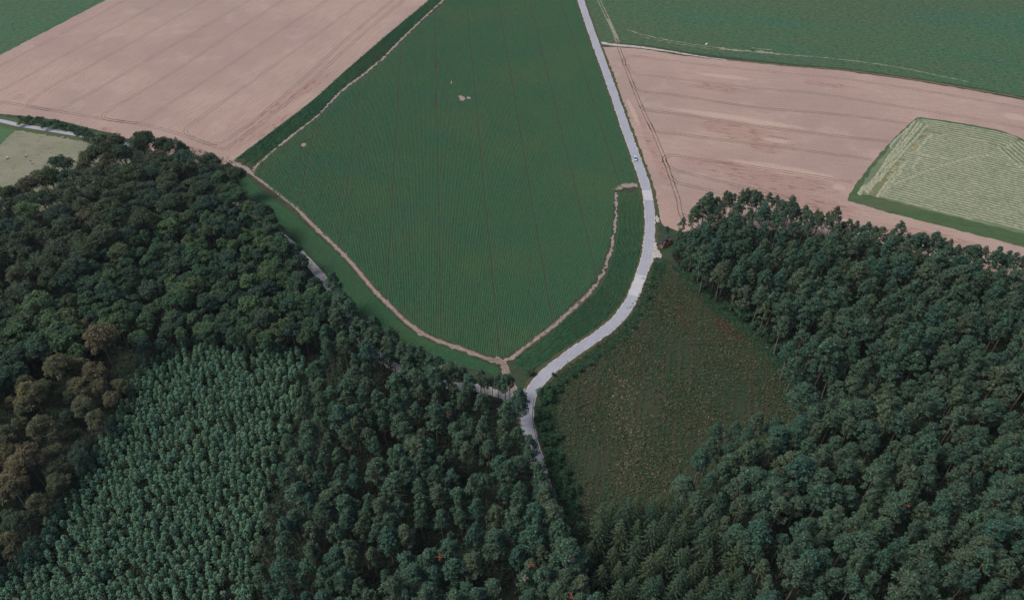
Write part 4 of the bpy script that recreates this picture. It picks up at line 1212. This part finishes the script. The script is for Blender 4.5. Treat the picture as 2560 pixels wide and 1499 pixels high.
# younger broadleaved stand
MIDB = [(450, 500), (490, 480), (560, 478), (625, 490), (662, 506), (694, 536), (718, 572), (730, 610), (750, 655), (778, 697), (803, 737), (812, 765), (790, 812), (760, 845), (700, 850), (650, 858), (560, 832), (450, 832), (385, 850), (340, 870), (320, 840), (230, 800), (150, 850), (160, 760), (170, 690), (220, 650), (290, 590), (370, 560)]
pm = far_from(scatter(MIDB, 11.5, 5.3, 20000), 3.0)
pm = pm[dist_to(pm, sideP) > 2.8]
q = resample(offset(sideP, -4.0)[(sx > 540) & (sx < 722)], step=5.0)
pm = np.vstack([pm[np.min(np.hypot(pm[:, None, 0] - q[None, :, 0], pm[:, None, 1] - q[None, :, 1]), axis=1) > 3.6], q])
for x, y in pm:
    big = rng.uniform() < 0.16
    prs = P_round if big else P_maple
    s = rng.uniform(0.85, 1.0) if big else rng.uniform(0.9, 1.15)
    s = (s, s, s) if big else (s * 1.36, s * 1.36, s * rng.uniform(0.85, 1.25))
    px, py, d = proj(x, y, 11)
    if px > 600:
        lab, gr = 'mid green broadleaved tree of the wood edge beside the gravel track', 'broadleaved trees along the track'
    else:
        lab, gr = 'rounded green tree of the younger broadleaved wood above the plantation', 'trees of the younger broadleaved wood'
    if big: lab = 'larger round dark green crown rising from the younger broadleaved wood'; gr = 'larger round crowns of the younger wood'
    plant('broadleaf_tree', prs[int(rng.integers(0, len(prs)))], (x, y), s, rng.uniform(0, 6.28), lab, 'tree', gr)
BELT = [(0, 1000), (60, 960), (150, 900), (330, 950), (300, 985), (225, 1060), (200, 1140), (130, 1250), (80, 1300), (0, 1400), (-120, 1450), (-120, 1000)]
for x, y in far_from(scatter(BELT, 11, 5.5, 6000), 5.0):
    brown = rng.uniform() < 0.6
    taken.append((x, y, None))
    plant('browning_tree' if brown else 'oak_tree', (P_belt if brown else P_oak)[int(rng.integers(0, 5))], (x, y), rng.uniform(0.6, 0.82), rng.uniform(0, 6.28),
          'smaller brown leaved tree of the belt left of the young plantation' if brown else 'smaller dark green tree of the belt left of the young plantation', 'tree', 'brown trees of the left belt' if brown else 'green trees of the left belt')
LOWB = [(-100, 760), (40, 760), (140, 740), (180, 790), (215, 860), (180, 900), (120, 920), (60, 980), (10, 1040), (-100, 1100)]
pl = far_from(scatter(LOWB, 12, 5.2, 8000), 5.5)
for x, y in pl:
    plant('broadleaf_tree', P_maple[int(rng.integers(0, 7))], (x, y), (1.55, 1.55, 1.15), rng.uniform(0, 6.28), 'dark bluish green tree in the hollow left of the copper tree', 'tree', 'dark trees in the left hollow')

# ------------------------------------------------------------------ bushes and hedges
def bush(px, py, s, label, group=None, prs=None, v=None, name='bush'):
    x, y = G(px, py)
    prs = prs or P_bush
    return plant(name, prs[int(rng.integers(0, len(prs))) if v is None else v % len(prs)], (x, y), s, rng.uniform(0, 6.28), label, 'bush', group)
bush(50, 297, 0.75, 'smallest bush at the left end of the hedge by the wheat', v=0)
bush(70, 308, 1.55, 'first large round bush of the hedge along the small road', v=2)
bush(102, 312, 1.50, 'round bush standing alone in the middle of the hedge', v=1)
bush(140, 321, 1.75, 'largest dark bush of the hedge between road and wheat', v=2)
bush(163, 325, 1.4, 'bush merging with the largest dark bush of the hedge', v=1)
bush(186, 328, 1.35, 'bush in the right half of the hedge along the small road', v=2)
bush(210, 333, 1.45, 'last bush of the hedge before the old trees', v=2)
bush(225, 338, 1.0, 'low bush at the right end of the hedge', v=0)
bush(115, 325, 0.95, 'bush on the meadow side of the small road', v=3)
bush(52, 316, 0.85, 'yellowish sapling on the meadow side of the small road', v=0, prs=P_sprig, name='sapling')
bush(192, 339, 0.8, 'tan leaved bush where the small road enters the trees', v=0, prs=P_tanbush)
for px, py, s in ((208, 349, 1.3), (225, 352, 1.45), (242, 355, 1.5), (260, 357, 1.4), (275, 352, 1.2)):
    bush(px, py, s, 'dense dark bush of the thicket below the right end of the hedge', 'thicket bushes by the small road')
# along the road beside the clearing
HED = [(1352, 990, 1.0), (1366, 985, 1.2), (1352, 1010, 0.9), (1372, 1005, 1.1), (1348, 1030, 0.9), (1362, 1040, 1.1), (1346, 1058, 0.9), (1352, 1078, 1.1), (1368, 1070, 1.0), (1358, 1098, 1.1), (1366, 1118, 1.2), (1382, 1110, 1.0), (1372, 1140, 1.2), (1388, 1150, 1.1), (1380, 1168, 1.3), (1400, 1178, 1.1), (1390, 1195, 1.3), (1404, 1212, 1.2), (1396, 1232, 1.3), (1416, 1240, 1.1), (1408, 1262, 1.3), (1428, 1270, 1.2), (1418, 1295, 1.3), (1440, 1300, 1.3), (1420, 1180, 0.8), (1436, 1228, 0.9), (1395, 1090, 0.8),
       (1390, 966, 0.7), (1410, 953, 0.7), (1430, 940, 0.6), (1452, 926, 0.6), (1474, 910, 0.55), (1500, 893, 0.5), (1400, 982, 0.7), (1530, 872, 0.5), (1560, 850, 0.45), (1584, 822, 0.5), (1604, 786, 0.5), (1616, 750, 0.55), (1624, 720, 0.6), (1634, 694, 0.6), (1630, 742, 0.5)]
for px, py, s in HED:
    low = px > 1383 and py < 980 or px > 1460
    bush(px + rng.normal(0, 3), py + rng.normal(0, 3), s, 'low green scrub bush between the road bend and the clearing' if low else 'dark green bush of the strip between the shaded road and the clearing',
         'scrub along the road bend' if low else 'bushes along the shaded road')
# undergrowth below the pines at the clearing's right edge
for px, py, s, v in ((1750, 722, 0.8, 1), (1772, 745, 0.7, 0), (1812, 768, 0.9, 2), (1835, 782, 1.3, 3), (1855, 795, 1.6, 1), (1872, 805, 1.5, 3), (1890, 822, 1.3, 2), (1905, 838, 1.2, 1), (1925, 855, 1.1, 3), (1945, 880, 1.2, 2), (1962, 900, 1.1, 1), (1978, 925, 1.2, 3), (1990, 950, 1.1, 2), (2000, 985, 1.0, 1), (1735, 700, 1.1, 3), (1715, 672, 1.4, 3), (1728, 660, 1.5, 3), (1745, 675, 1.3, 1), (1700, 645, 1.6, 3), (1712, 632, 1.5, 3), (1692, 624, 1.1, 1), (1698, 636, 1.3, 3), (1690, 612, 0.9, 0), (1706, 618, 1.3, 3), (1720, 645, 1.4, 1)):
    bush(px, py, s, 'dark green undergrowth bush below the pines on the right edge of the clearing', 'undergrowth along the clearing', v=v)
for i, (px, py, s) in enumerate(((1420, 1335, 0.62), (1445, 1350, 0.7), (1432, 1385, 0.7), (1462, 1395, 0.62), (1455, 1440, 0.7), (1480, 1480, 0.65))):
    x, y = G(px, py, 0)
    plant('broadleaf_tree', P_maple[i % 7], (x, y), s, rng.uniform(0, 6.28), 'dark broadleaved tree between the shaded road and the spruces', 'tree', 'dark broadleaved trees by the shaded road')
x, y = G(1863, 790)
plant('small_conifer', P_spruce[1], (x, y), 0.62, 0.4, 'narrow dark conifer growing in front of the bare pine trunks', 'tree')
x, y = G(1905, 858)
plant('small_tree', P_maple[5], (x, y), (0.5, 0.5, 0.75), 0.4, 'narrow leafy tree in front of the tall reddish trunk by the clearing', 'tree')
bush(1383, 938, 0.5, 'small bush with a brown dry crown beside the crop strip', prs=P_tanbush, v=0)
bush(1327, 936, 0.9, 'bare brownish bush at the end of the crop strip by the junction', prs=P_tanbush, v=0)

# low weeds and saplings covering the clearing
P = np.c_[rng.uniform(clearP[:, 0].min(), clearP[:, 0].max(), 44000), rng.uniform(clearP[:, 1].min(), clearP[:, 1].max(), 44000)]
P = P[inside(P, clearP)]
cl = np.sin(P[:, 0] * 0.16) * np.sin(P[:, 1] * 0.11 + 1) + rng.normal(0, 0.6, len(P))
vr = -P[:, 0] * math.sin(ROT_C) + P[:, 1] * math.cos(ROT_C)
cl += 0.55 * np.cos(vr * 2 * math.pi / 2.3)
P = P[cl > -0.1]
n = len(P)
k = 5
Cn = np.repeat(np.c_[P, np.zeros(n)], k, axis=0) + np.c_[rng.normal(0, 0.25, (n * k, 2)), rng.uniform(0.15, 0.65, n * k)]
An = np.c_[rng.normal(0, 1, (n * k, 2)), rng.uniform(0.0, 0.8, n * k)]
Nn = np.c_[rng.normal(0, 0.5, (n * k, 2)), np.ones(n * k)]
s = rng.uniform(0.6, 1.5, n * k)
V, F = leaves(Cn, Nn, An, 0.27 * s, 0.13 * s)
tint = np.repeat(np.repeat(np.clip(rng.beta(1.0, 4.4, n), 0, 0.99), k), 4)
M_weed = leaf_mat('weed_leaves', [(0.022, 0.066, 0.032), (0.040, 0.090, 0.042), (0.050, 0.066, 0.036), (0.088, 0.066, 0.040), (0.170, 0.130, 0.088)], 0.6, 0.2)
M_weed.node_tree.nodes['Object Info'] if 'Object Info' in M_weed.node_tree.nodes else None
tag(obj('weeds', mesh_np('weeds', V, [F], M_weed, attrs={'leafv': np.repeat(rng.uniform(0, 1, n * k), 4), 'tint': tint})), 'low green and brown weeds covering the clearing', 'weeds', kind='stuff')
# ferns: brighter green margin and rusty bracken patches along the right side
def ground_plants(name, line, width, count, mat_, label, h=0.5):
    P0 = smooth(GP(line), 1.0)
    i = rng.integers(0, len(P0), count)
    T = np.gradient(P0, axis=0)
    T /= np.linalg.norm(T, axis=1)[:, None]
    N0 = np.c_[-T[:, 1], T[:, 0]]
    Q = P0[i] + N0[i] * rng.normal(0, width, count)[:, None] + rng.normal(0, 0.5, (count, 2))
    C3 = np.repeat(np.c_[Q, np.zeros(count)], 4, axis=0) + np.c_[rng.normal(0, 0.25, (count * 4, 2)), rng.uniform(0.1, h, count * 4)]
    A3 = np.c_[rng.normal(0, 1, (count * 4, 2)), rng.uniform(0, 0.6, count * 4)]
    V, F = leaves(C3, np.c_[rng.normal(0, 0.4, (count * 4, 2)), np.ones(count * 4)], A3, 0.32, 0.13)
    tag(obj(name, mesh_np(name, V, [F], mat_, attrs={'leafv': np.repeat(rng.uniform(0, 1, count * 4), 4), 'tint': np.repeat(np.repeat(rng.uniform(0, 1, count), 4), 4)})), label, 'plants', kind='stuff')
M_fern = leaf_mat('fern_leaves', [(0.024, 0.062, 0.034), (0.030, 0.066, 0.036)], 0.5, 0.2)
M_under = leaf_mat('undergrowth_leaves', [(0.028, 0.050, 0.032), (0.036, 0.056, 0.034), (0.044, 0.048, 0.032)], 0.5, 0.25)
M_bracken = leaf_mat('rusty_bracken', [(0.092, 0.050, 0.030), (0.072, 0.046, 0.030)], 0.5, 0.2)
ground_plants('ferns', [(1700, 668), (1750, 728), (1805, 775), (1862, 818), (1920, 872), (1970, 945), (2000, 1010)], 2.0, 3800, M_fern, 'green ferns along the foot of the right pine stand')
ground_plants('ferns', [(1652, 662), (1636, 702), (1614, 757), (1575, 815), (1518, 868), (1440, 925), (1392, 972), (1366, 1040), (1384, 1110), (1410, 1190), (1435, 1260)], 1.4, 5200, M_fern, 'green ferns and scrub between the road bend and the clearing')
ground_plants('bracken', [(1790, 800), (1806, 812), (1822, 835), (1845, 850)], 1.3, 260, M_bracken, 'rusty bracken patch along the right side of the clearing')
ground_plants('bracken', [(1705, 765), (1700, 790), (1707, 815)], 0.9, 90, M_bracken, 'small rusty bracken patch in the upper part of the clearing')
M_straw = leaf_mat('straw_tufts', [(0.210, 0.160, 0.110), (0.150, 0.120, 0.075), (0.180, 0.120, 0.085)], 0.5, 0.2)
ground_plants('dry_grass', [(1530, 920), (1556, 945), (1578, 975), (1552, 1000), (1560, 1060), (1600, 1120), (1570, 1180)], 3.0, 260, M_straw, 'straw coloured dry tufts scattered through the middle of the clearing')
ground_plants('bracken', [(1718, 655), (1722, 664), (1726, 672)], 0.7, 200, M_bracken, 'dark red brown brushwood below the first pines by the log pile', 0.9)

for q, (poly, cnt) in enumerate(((FLOOR_RIGHT, 26000), (FLOOR_LEFT, 26000))):
    A0 = GP(poly)
    Q = np.c_[rng.uniform(A0[:, 0].min(), A0[:, 0].max(), cnt * 2), rng.uniform(0, A0[:, 1].max(), cnt * 2)]
    Q = Q[inside(Q, A0)]
    pq = np.array([proj(x, y, 0)[:2] for x, y in Q])
    Q = Q[(pq[:, 0] > -80) & (pq[:, 0] < 2640) & (pq[:, 1] < 1700)][:cnt]
    Q = Q[(dist_to(Q, roadP) > 4.5) & (dist_to(Q, sideP) > 3)]
    m = len(Q)
    C3 = np.repeat(np.c_[Q, np.zeros(m)], 4, axis=0) + np.c_[rng.normal(0, 0.45, (m * 4, 2)), rng.uniform(0.2, 1.3, m * 4)]
    A3 = np.c_[rng.normal(0, 1, (m * 4, 2)), rng.uniform(0, 0.6, m * 4)]
    V, F = leaves(C3, np.c_[rng.normal(0, 0.4, (m * 4, 2)), np.ones(m * 4)], A3, 0.5, 0.24)
    tag(obj('undergrowth', mesh_np('undergrowth', V, [F], M_under, attrs={'leafv': np.repeat(rng.uniform(0, 1, m * 4), 4), 'tint': np.repeat(np.repeat(rng.uniform(0, 1, m), 4), 4)})), 'dark undergrowth on the floor of the %s wood' % ('right', 'left')[q], 'plants', kind='stuff')

# ================================================================== THINGS
# ------------------------------------------------------------------ log pile with a tarpaulin
M_end = plain('cut_log', (0.620, 0.300, 0.130), 0.85, nz=((0.460, 0.200, 0.085), 4.0))
M_logbark = plain('log_bark', (0.200, 0.120, 0.080), 0.9, nz=((0.120, 0.075, 0.055), 2.0))
M_tarp = plain('dark_tarpaulin', (0.012, 0.018, 0.034), 0.5, nz=((0.022, 0.028, 0.046), 1.0), spec=0.4)
def log_mesh(r, l):
    mb = MB()
    n = 10
    mb.tube([(-l / 2, 0, 0), (0, 0.01, 0.01), (l / 2, 0, 0)], [r, r * 0.98, r * 0.95], n, cap=False, mi=0)
    for s in (-1, 1):
        rr = r if s < 0 else r * 0.95
        V = [(s * l / 2, 0, 0)] + [(s * l / 2, rr * math.cos(2 * math.pi * k / n), rr * math.sin(2 * math.pi * k / n)) for k in range(n)]
        mb.add(V, [(0, 1 + k, 1 + (k + 1) % n) for k in range(n)], 1)
    return mb.mesh('log', [M_logbark, M_end])
lm = [log_mesh(r, 2.0) for r in (0.25, 0.28, 0.22, 0.27)]
ax, ay = G(1655, 622)
bx, by = G(1681, 608)
pa = math.atan2(by - ay, bx - ax)                   # along the pile
plen = math.hypot(bx - ax, by - ay)
ux, uy = math.cos(pa), math.sin(pa)
nx, ny = -uy, ux                                    # away from the camera
zrow = 0.26
for row in range(7):
    cnt = int(plen / 0.52) - row // 2
    for k in range(cnt):
        s = (k + 0.5 + (row % 2) * 0.5 + row // 2 * 0.5) * 0.52
        if row >= 4 and 0.35 * plen < s < 0.62 * plen:
            continue
        o = obj('log', lm[(k * 3 + row) % 4])
        dpt = 1.0 + rng.normal(0, 0.06)
        o.location = (ax + ux * s + nx * dpt, ay + uy * s + ny * dpt, zrow)
        o.rotation_euler = (rng.uniform(0, 6.28), 0, pa + math.pi / 2 + rng.normal(0, 0.015))
        tag(o, 'short orange ended log in the stacked pile beside the road bend', 'log', 'logs stacked beside the road bend')
    zrow += 0.455
mb = MB()
nu, nv = 14, 6
V = []
for i in range(nu + 1):
    for j in range(nv + 1):
        s = -0.2 + (plen + 0.4) * (i / nu) * 0.86
        t = j / nv
        dd = 0.55 + t * 2.2
        zz = 3.32 - 0.10 * abs(i / nu - 0.5) + 0.05 * math.sin(i * 1.7 + j)
        if t > 0.8: zz -= (t - 0.8) * 5.5
        if i == 0: zz -= 0.5
        V.append((ax + ux * s + nx * dd, ay + uy * s + ny * dd, zz))
mb.add(V, [(i * (nv + 1) + j, (i + 1) * (nv + 1) + j, (i + 1) * (nv + 1) + j + 1, i * (nv + 1) + j + 1) for i in range(nu) for j in range(nv)])
o = obj('tarpaulin', mb.mesh('tarpaulin', M_tarp, True))
md = o.modifiers.new('thickness', 'SOLIDIFY')
md.thickness = 0.02
tag(o, 'dark blue tarpaulin laid over the log pile beside the road bend', 'tarpaulin')

# ------------------------------------------------------------------ car on the road
M_paint = plain('pale_blue_paint', (0.470, 0.560, 0.640), 0.28, 0.15, spec=0.5)
M_glass = plain('dark_car_glass', (0.012, 0.020, 0.028), 0.08, spec=0.6)
M_rubber = plain('tyre_rubber', (0.020, 0.020, 0.022), 0.85)
M_rim = plain('wheel_rim', (0.50, 0.50, 0.52), 0.35, 0.8)
M_lamp = plain('headlight_glass', (0.80, 0.82, 0.84), 0.15)
M_tail = plain('tail_light_glass', (0.350, 0.015, 0.015), 0.2)
M_black = plain('black_trim', (0.020, 0.020, 0.022), 0.6)
M_plate = plain('number_plate', (0.80, 0.80, 0.76), 0.5)
def car():
    """front towards +x; 4.0 m long, 1.7 m wide, 1.5 m high"""
    sec = [(-2.00, 0.34, 0.78, 0.66), (-1.93, 0.26, 0.95, 0.78), (-1.55, 0.22, 0.99, 0.84), (-0.6, 0.20, 0.97, 0.85), (0.5, 0.20, 0.95, 0.85), (1.15, 0.22, 0.88, 0.84), (1.70, 0.25, 0.76, 0.79), (1.95, 0.32, 0.62, 0.66), (2.02, 0.38, 0.54, 0.56)]
    V, F = [], []
    for x, z0, z1, w in sec:
        ring = [(-w * 0.92, z0), (-w, z0 + 0.14), (-w, z0 + (z1 - z0) * 0.65), (-w * 0.94, z1 - 0.03), (-w * 0.72, z1), (0, z1 + 0.025), (w * 0.72, z1), (w * 0.94, z1 - 0.03), (w, z0 + (z1 - z0) * 0.65), (w, z0 + 0.14), (w * 0.92, z0)]
        V += [(x, y, z) for y, z in ring]
    m = 11
    for i in range(len(sec) - 1):
        for j in range(m):
            F.append((i * m + j, i * m + (j + 1) % m, (i + 1) * m + (j + 1) % m, (i + 1) * m + j))
    F.append(tuple(range(m))[::-1]); F.append(tuple((len(sec) - 1) * m + j for j in range(m)))
    body = MB(); body.add(V, F)
    # roof and pillars
    lo = [(-1.85, 0.72), (1.05, 0.74)]
    top = [(-1.45, 0.56), (0.25, 0.58)]
    def rect(x0, x1, w0, w1, z0, z1):
        return [(x0, -w0, z0), (x1, -w1, z1), (x1, w1, z1), (x0, w0, z0)]
    R = [(-1.50, -0.56, 1.46), (-0.6, -0.60, 1.51), (0.28, -0.57, 1.45)]
    RV = [(x, y, z) for x, y, z in R] + [(x, 0, z + 0.03) for x, y, z in R] + [(x, -y, z) for x, y, z in R]
    body.add(RV, [(0, 1, 4, 3), (1, 2, 5, 4), (3, 4, 7, 6), (4, 5, 8, 7)])
    for s in (-1, 1):
        for (p0, p1) in (((1.08, 0.76 * s, 0.90), (0.28, 0.575 * s, 1.46)), ((-1.88, 0.74 * s, 0.94), (-1.50, 0.565 * s, 1.47)), ((-0.35, 0.80 * s, 0.95), (-0.42, 0.60 * s, 1.50))):
            body.tube([p0, p1], [0.045, 0.04], 6)
        body.tube([(-1.50, 0.565 * s, 1.465), (-0.6, 0.605 * s, 1.515), (0.28, 0.575 * s, 1.455)], [0.035] * 3, 6)
    t = empty('car', (0, 0, 0))
    obj('body', body.mesh('body', M_paint, True), t)
    def quad(name, pts, mat_):
        mb = MB(); mb.add(pts, [(0, 1, 2, 3)])
        return obj(name, mb.mesh(name, mat_), t)
    quad('windscreen', [(1.06, -0.71, 0.905), (1.06, 0.71, 0.905), (0.29, 0.55, 1.44), (0.29, -0.55, 1.44)], M_glass)
    quad('rear_window', [(-1.87, 0.68, 0.965), (-1.87, -0.68, 0.965), (-1.51, -0.54, 1.45), (-1.51, 0.54, 1.45)], M_glass)
    for s in (-1, 1):
        quad('side_window', [(1.00, 0.775 * s, 0.935), (-0.30, 0.80 * s, 0.965), (-0.38, 0.61 * s, 1.47), (0.27, 0.59 * s, 1.43)], M_glass)
        quad('side_window', [(-0.40, 0.80 * s, 0.965), (-1.80, 0.755 * s, 0.965), (-1.48, 0.58 * s, 1.44), (-0.48, 0.612 * s, 1.47)], M_glass)
        for x in (-1.25, 1.25):
            w = MB()
            for k, (a, r) in enumerate(((0.06, 0.24), (0.0, 0.31), (0.19, 0.31), (0.19, 0.22))):
                pass
            ring = [(-0.10, 0.20), (-0.10, 0.30), (-0.06, 0.315), (0.06, 0.315), (0.10, 0.30), (0.10, 0.20)]
            n = 18
            VV_ = [(r * math.cos(2 * math.pi * q / n), yy, r * math.sin(2 * math.pi * q / n)) for yy, r in ring for q in range(n)]
            w.add(VV_, [(i * n + q, i * n + (q + 1) % n, (i + 1) * n + (q + 1) % n, (i + 1) * n + q) for i in range(5) for q in range(n)])
            wo = obj('wheel', w.mesh('wheel', M_rubber, True), t)
            wo.location = (x, 0.76 * s, 0.315)
            h = MB()
            h.add([(0, 0.085 * s, 0)] + [(0.2 * math.cos(2 * math.pi * q / n), 0.07 * s, 0.2 * math.sin(2 * math.pi * q / n)) for q in range(n)], [(0, 1 + q, 1 + (q + 1) % n) for q in range(n)])
            obj('rim', h.mesh('rim', M_rim), wo)
        hb = MB(); hb.box((1.90, 0.56 * s, 0.66), (0.16, 0.26, 0.12)); obj('headlight', hb.mesh('headlight', M_lamp), t)
        tb = MB(); tb.box((-1.955, 0.66 * s, 0.78), (0.10, 0.16, 0.28)); obj('tail_light', tb.mesh('tail_light', M_tail), t)
        mbm = MB(); mbm.box((0.80, 0.90 * s, 1.0), (0.12, 0.18, 0.13)); obj('wing_mirror', mbm.mesh('wing_mirror', M_paint), t)
    g = MB(); g.box((2.01, 0, 0.46), (0.05, 0.9, 0.12)); obj('grille', g.mesh('grille', M_black), t)
    g = MB(); g.box((2.04, 0, 0.36), (0.03, 0.50, 0.10)); obj('number_plate', g.mesh('number_plate', M_plate), t)
    return t
ct = car()
cx, cy = G(1587.5, 399)
i = int(np.argmin(np.hypot(roadP[:, 0] - cx, roadP[:, 1] - cy)))
tv = roadP[i + 2] - roadP[i - 2]
ct.location = (cx, cy, 0.13)
ct.rotation_euler = (0, 0, math.atan2(tv[1], tv[0]))
tag(ct, 'small pale blue hatchback car driving towards us on the paved road', 'car')

# ------------------------------------------------------------------ sheep in the meadow
M_wool = plain('white_wool', (0.78, 0.76, 0.72), 0.95)
M_face = plain('pale_face', (0.45, 0.41, 0.37), 0.9)
def sheep_mesh(graze):
    me = bpy.data.meshes.new('sheep')
    hz = 0.22 if graze else 0.95
    vs = [(-0.50, 0, 0.66), (-0.2, 0, 0.68), (0.15, 0, 0.68), (0.45, 0, 0.72), (0.66, 0, 0.80 if not graze else 0.56), (0.80, 0, hz), (0.98, 0, hz - 0.06),
          (-0.60, 0, 0.58), (-0.66, 0, 0.42)]
    ed = [(0, 1), (1, 2), (2, 3), (3, 4), (4, 5), (5, 6), (0, 7), (7, 8)]
    rad = [0.25, 0.31, 0.31, 0.27, 0.14, 0.12, 0.06, 0.08, 0.04]
    for x, b0 in ((-0.42, 0), (0.38, 3)):
        for s in (-1, 1):
            k = len(vs)
            off = -0.06 if b0 == 0 else 0.0
            vs += [(x, 0.14 * s, 0.48), (x + off, 0.14 * s, 0.26), (x, 0.14 * s, 0.03)]
            rad += [0.11, 0.05, 0.045]
            ed += [(b0, k), (k, k + 1), (k + 1, k + 2)]
    for s in (-1, 1):
        k = len(vs)
        vs += [(0.78, 0.14 * s, hz + 0.06)]
        rad += [0.035]
        ed += [(5, k)]
    me.from_pydata(vs, ed, [])
    o = bpy.data.objects.new('sheep', me)
    COL.objects.link(o)
    m = o.modifiers.new('skin', 'SKIN')
    for v, r in zip(me.skin_vertices[0].data, rad):
        v.radius = (r, r)
    me.skin_vertices[0].data[1].use_root = True
    s = o.modifiers.new('sub', 'SUBSURF'); s.levels = 2; s.render_levels = 2
    dg = bpy.context.evaluated_depsgraph_get()
    m2 = bpy.data.meshes.new_from_object(o.evaluated_get(dg))
    bpy.data.objects.remove(o)
    m2.materials.clear()
    m2.materials.append(M_wool); m2.materials.append(M_face)
    for p in m2.polygons:
        p.use_smooth = True
        c = p.center
        p.material_index = 1 if (c.x > 0.74 or (c.z < 0.36 and abs(c.y) > 0.05)) else 0
    return m2
sm = [sheep_mesh(True), sheep_mesh(False)]
for px, py, k, rz, s, lab in ((17, 398, 1, 0.7, 1.25, 'white sheep standing farthest left in the dry meadow'), (64, 392, 0, 0.6, 1.15, 'white sheep grazing in the middle of the dry meadow'), (74, 404, 0, 1.6, 0.9, 'small white sheep close to the trees below the grazing one'), (80, 409, 0, 3.1, 1.1, 'white sheep right at the shade of the tree edge'), (160, 344, 0, 2.0, 0.85, 'white sheep alone by the upper edge of the meadow')):
    o = obj('sheep', sm[k])
    o.location = (*G(px, py), 0.03)
    o.rotation_euler = (0, 0, rz)
    o.scale = (s, s, s)
    tag(o, lab, 'sheep', 'sheep in the meadow')
# pale bale at the edge of the right grass field
mb = MB()
n = 20
prof = [(-0.62, 0.50), (-0.60, 0.60), (-0.4, 0.64), (0, 0.65), (0.4, 0.64), (0.60, 0.60), (0.62, 0.50)]
V = [(x, r * math.cos(2 * math.pi * q / n), r * math.sin(2 * math.pi * q / n) + 0.65) for x, r in prof for q in range(n)]
F = [(i * n + q, i * n + (q + 1) % n, (i + 1) * n + (q + 1) % n, (i + 1) * n + q) for i in range(6) for q in range(n)] + [tuple(range(n))[::-1], tuple(6 * n + q for q in range(n))]
mb.add(V, F)
o = obj('wrapped_bale', mb.mesh('wrapped_bale', plain('white_wrap', (0.66, 0.62, 0.56), 0.5), True))
o.location = (*G(1766, 113), 0.03)
o.rotation_euler = (0, 0, 0.6)
tag(o, 'single pale round bale at the edge of the right grass field', 'bale')

# ------------------------------------------------------------------ thin air over the whole land
M_haze = bpy.data.materials.new('haze'); M_haze.use_nodes = True
nt = M_haze.node_tree; nt.nodes.clear()
o_ = nt.nodes.new('ShaderNodeOutputMaterial'); pv = nt.nodes.new('ShaderNodeVolumePrincipled')
pv.inputs['Density'].default_value = 0.00003
pv.inputs['Color'].default_value = (0.86, 0.92, 1.0, 1)
pv.inputs['Anisotropy'].default_value = 0.2
L(nt, pv.outputs[0], o_.inputs['Volume'])
mb = MB(); mb.box((0, 2700, 127), (8600, 9000, 256))
tag(obj('haze', mb.mesh('haze', M_haze)), 'thin pale haze in the air above the fields and woods', 'haze', kind='stuff')
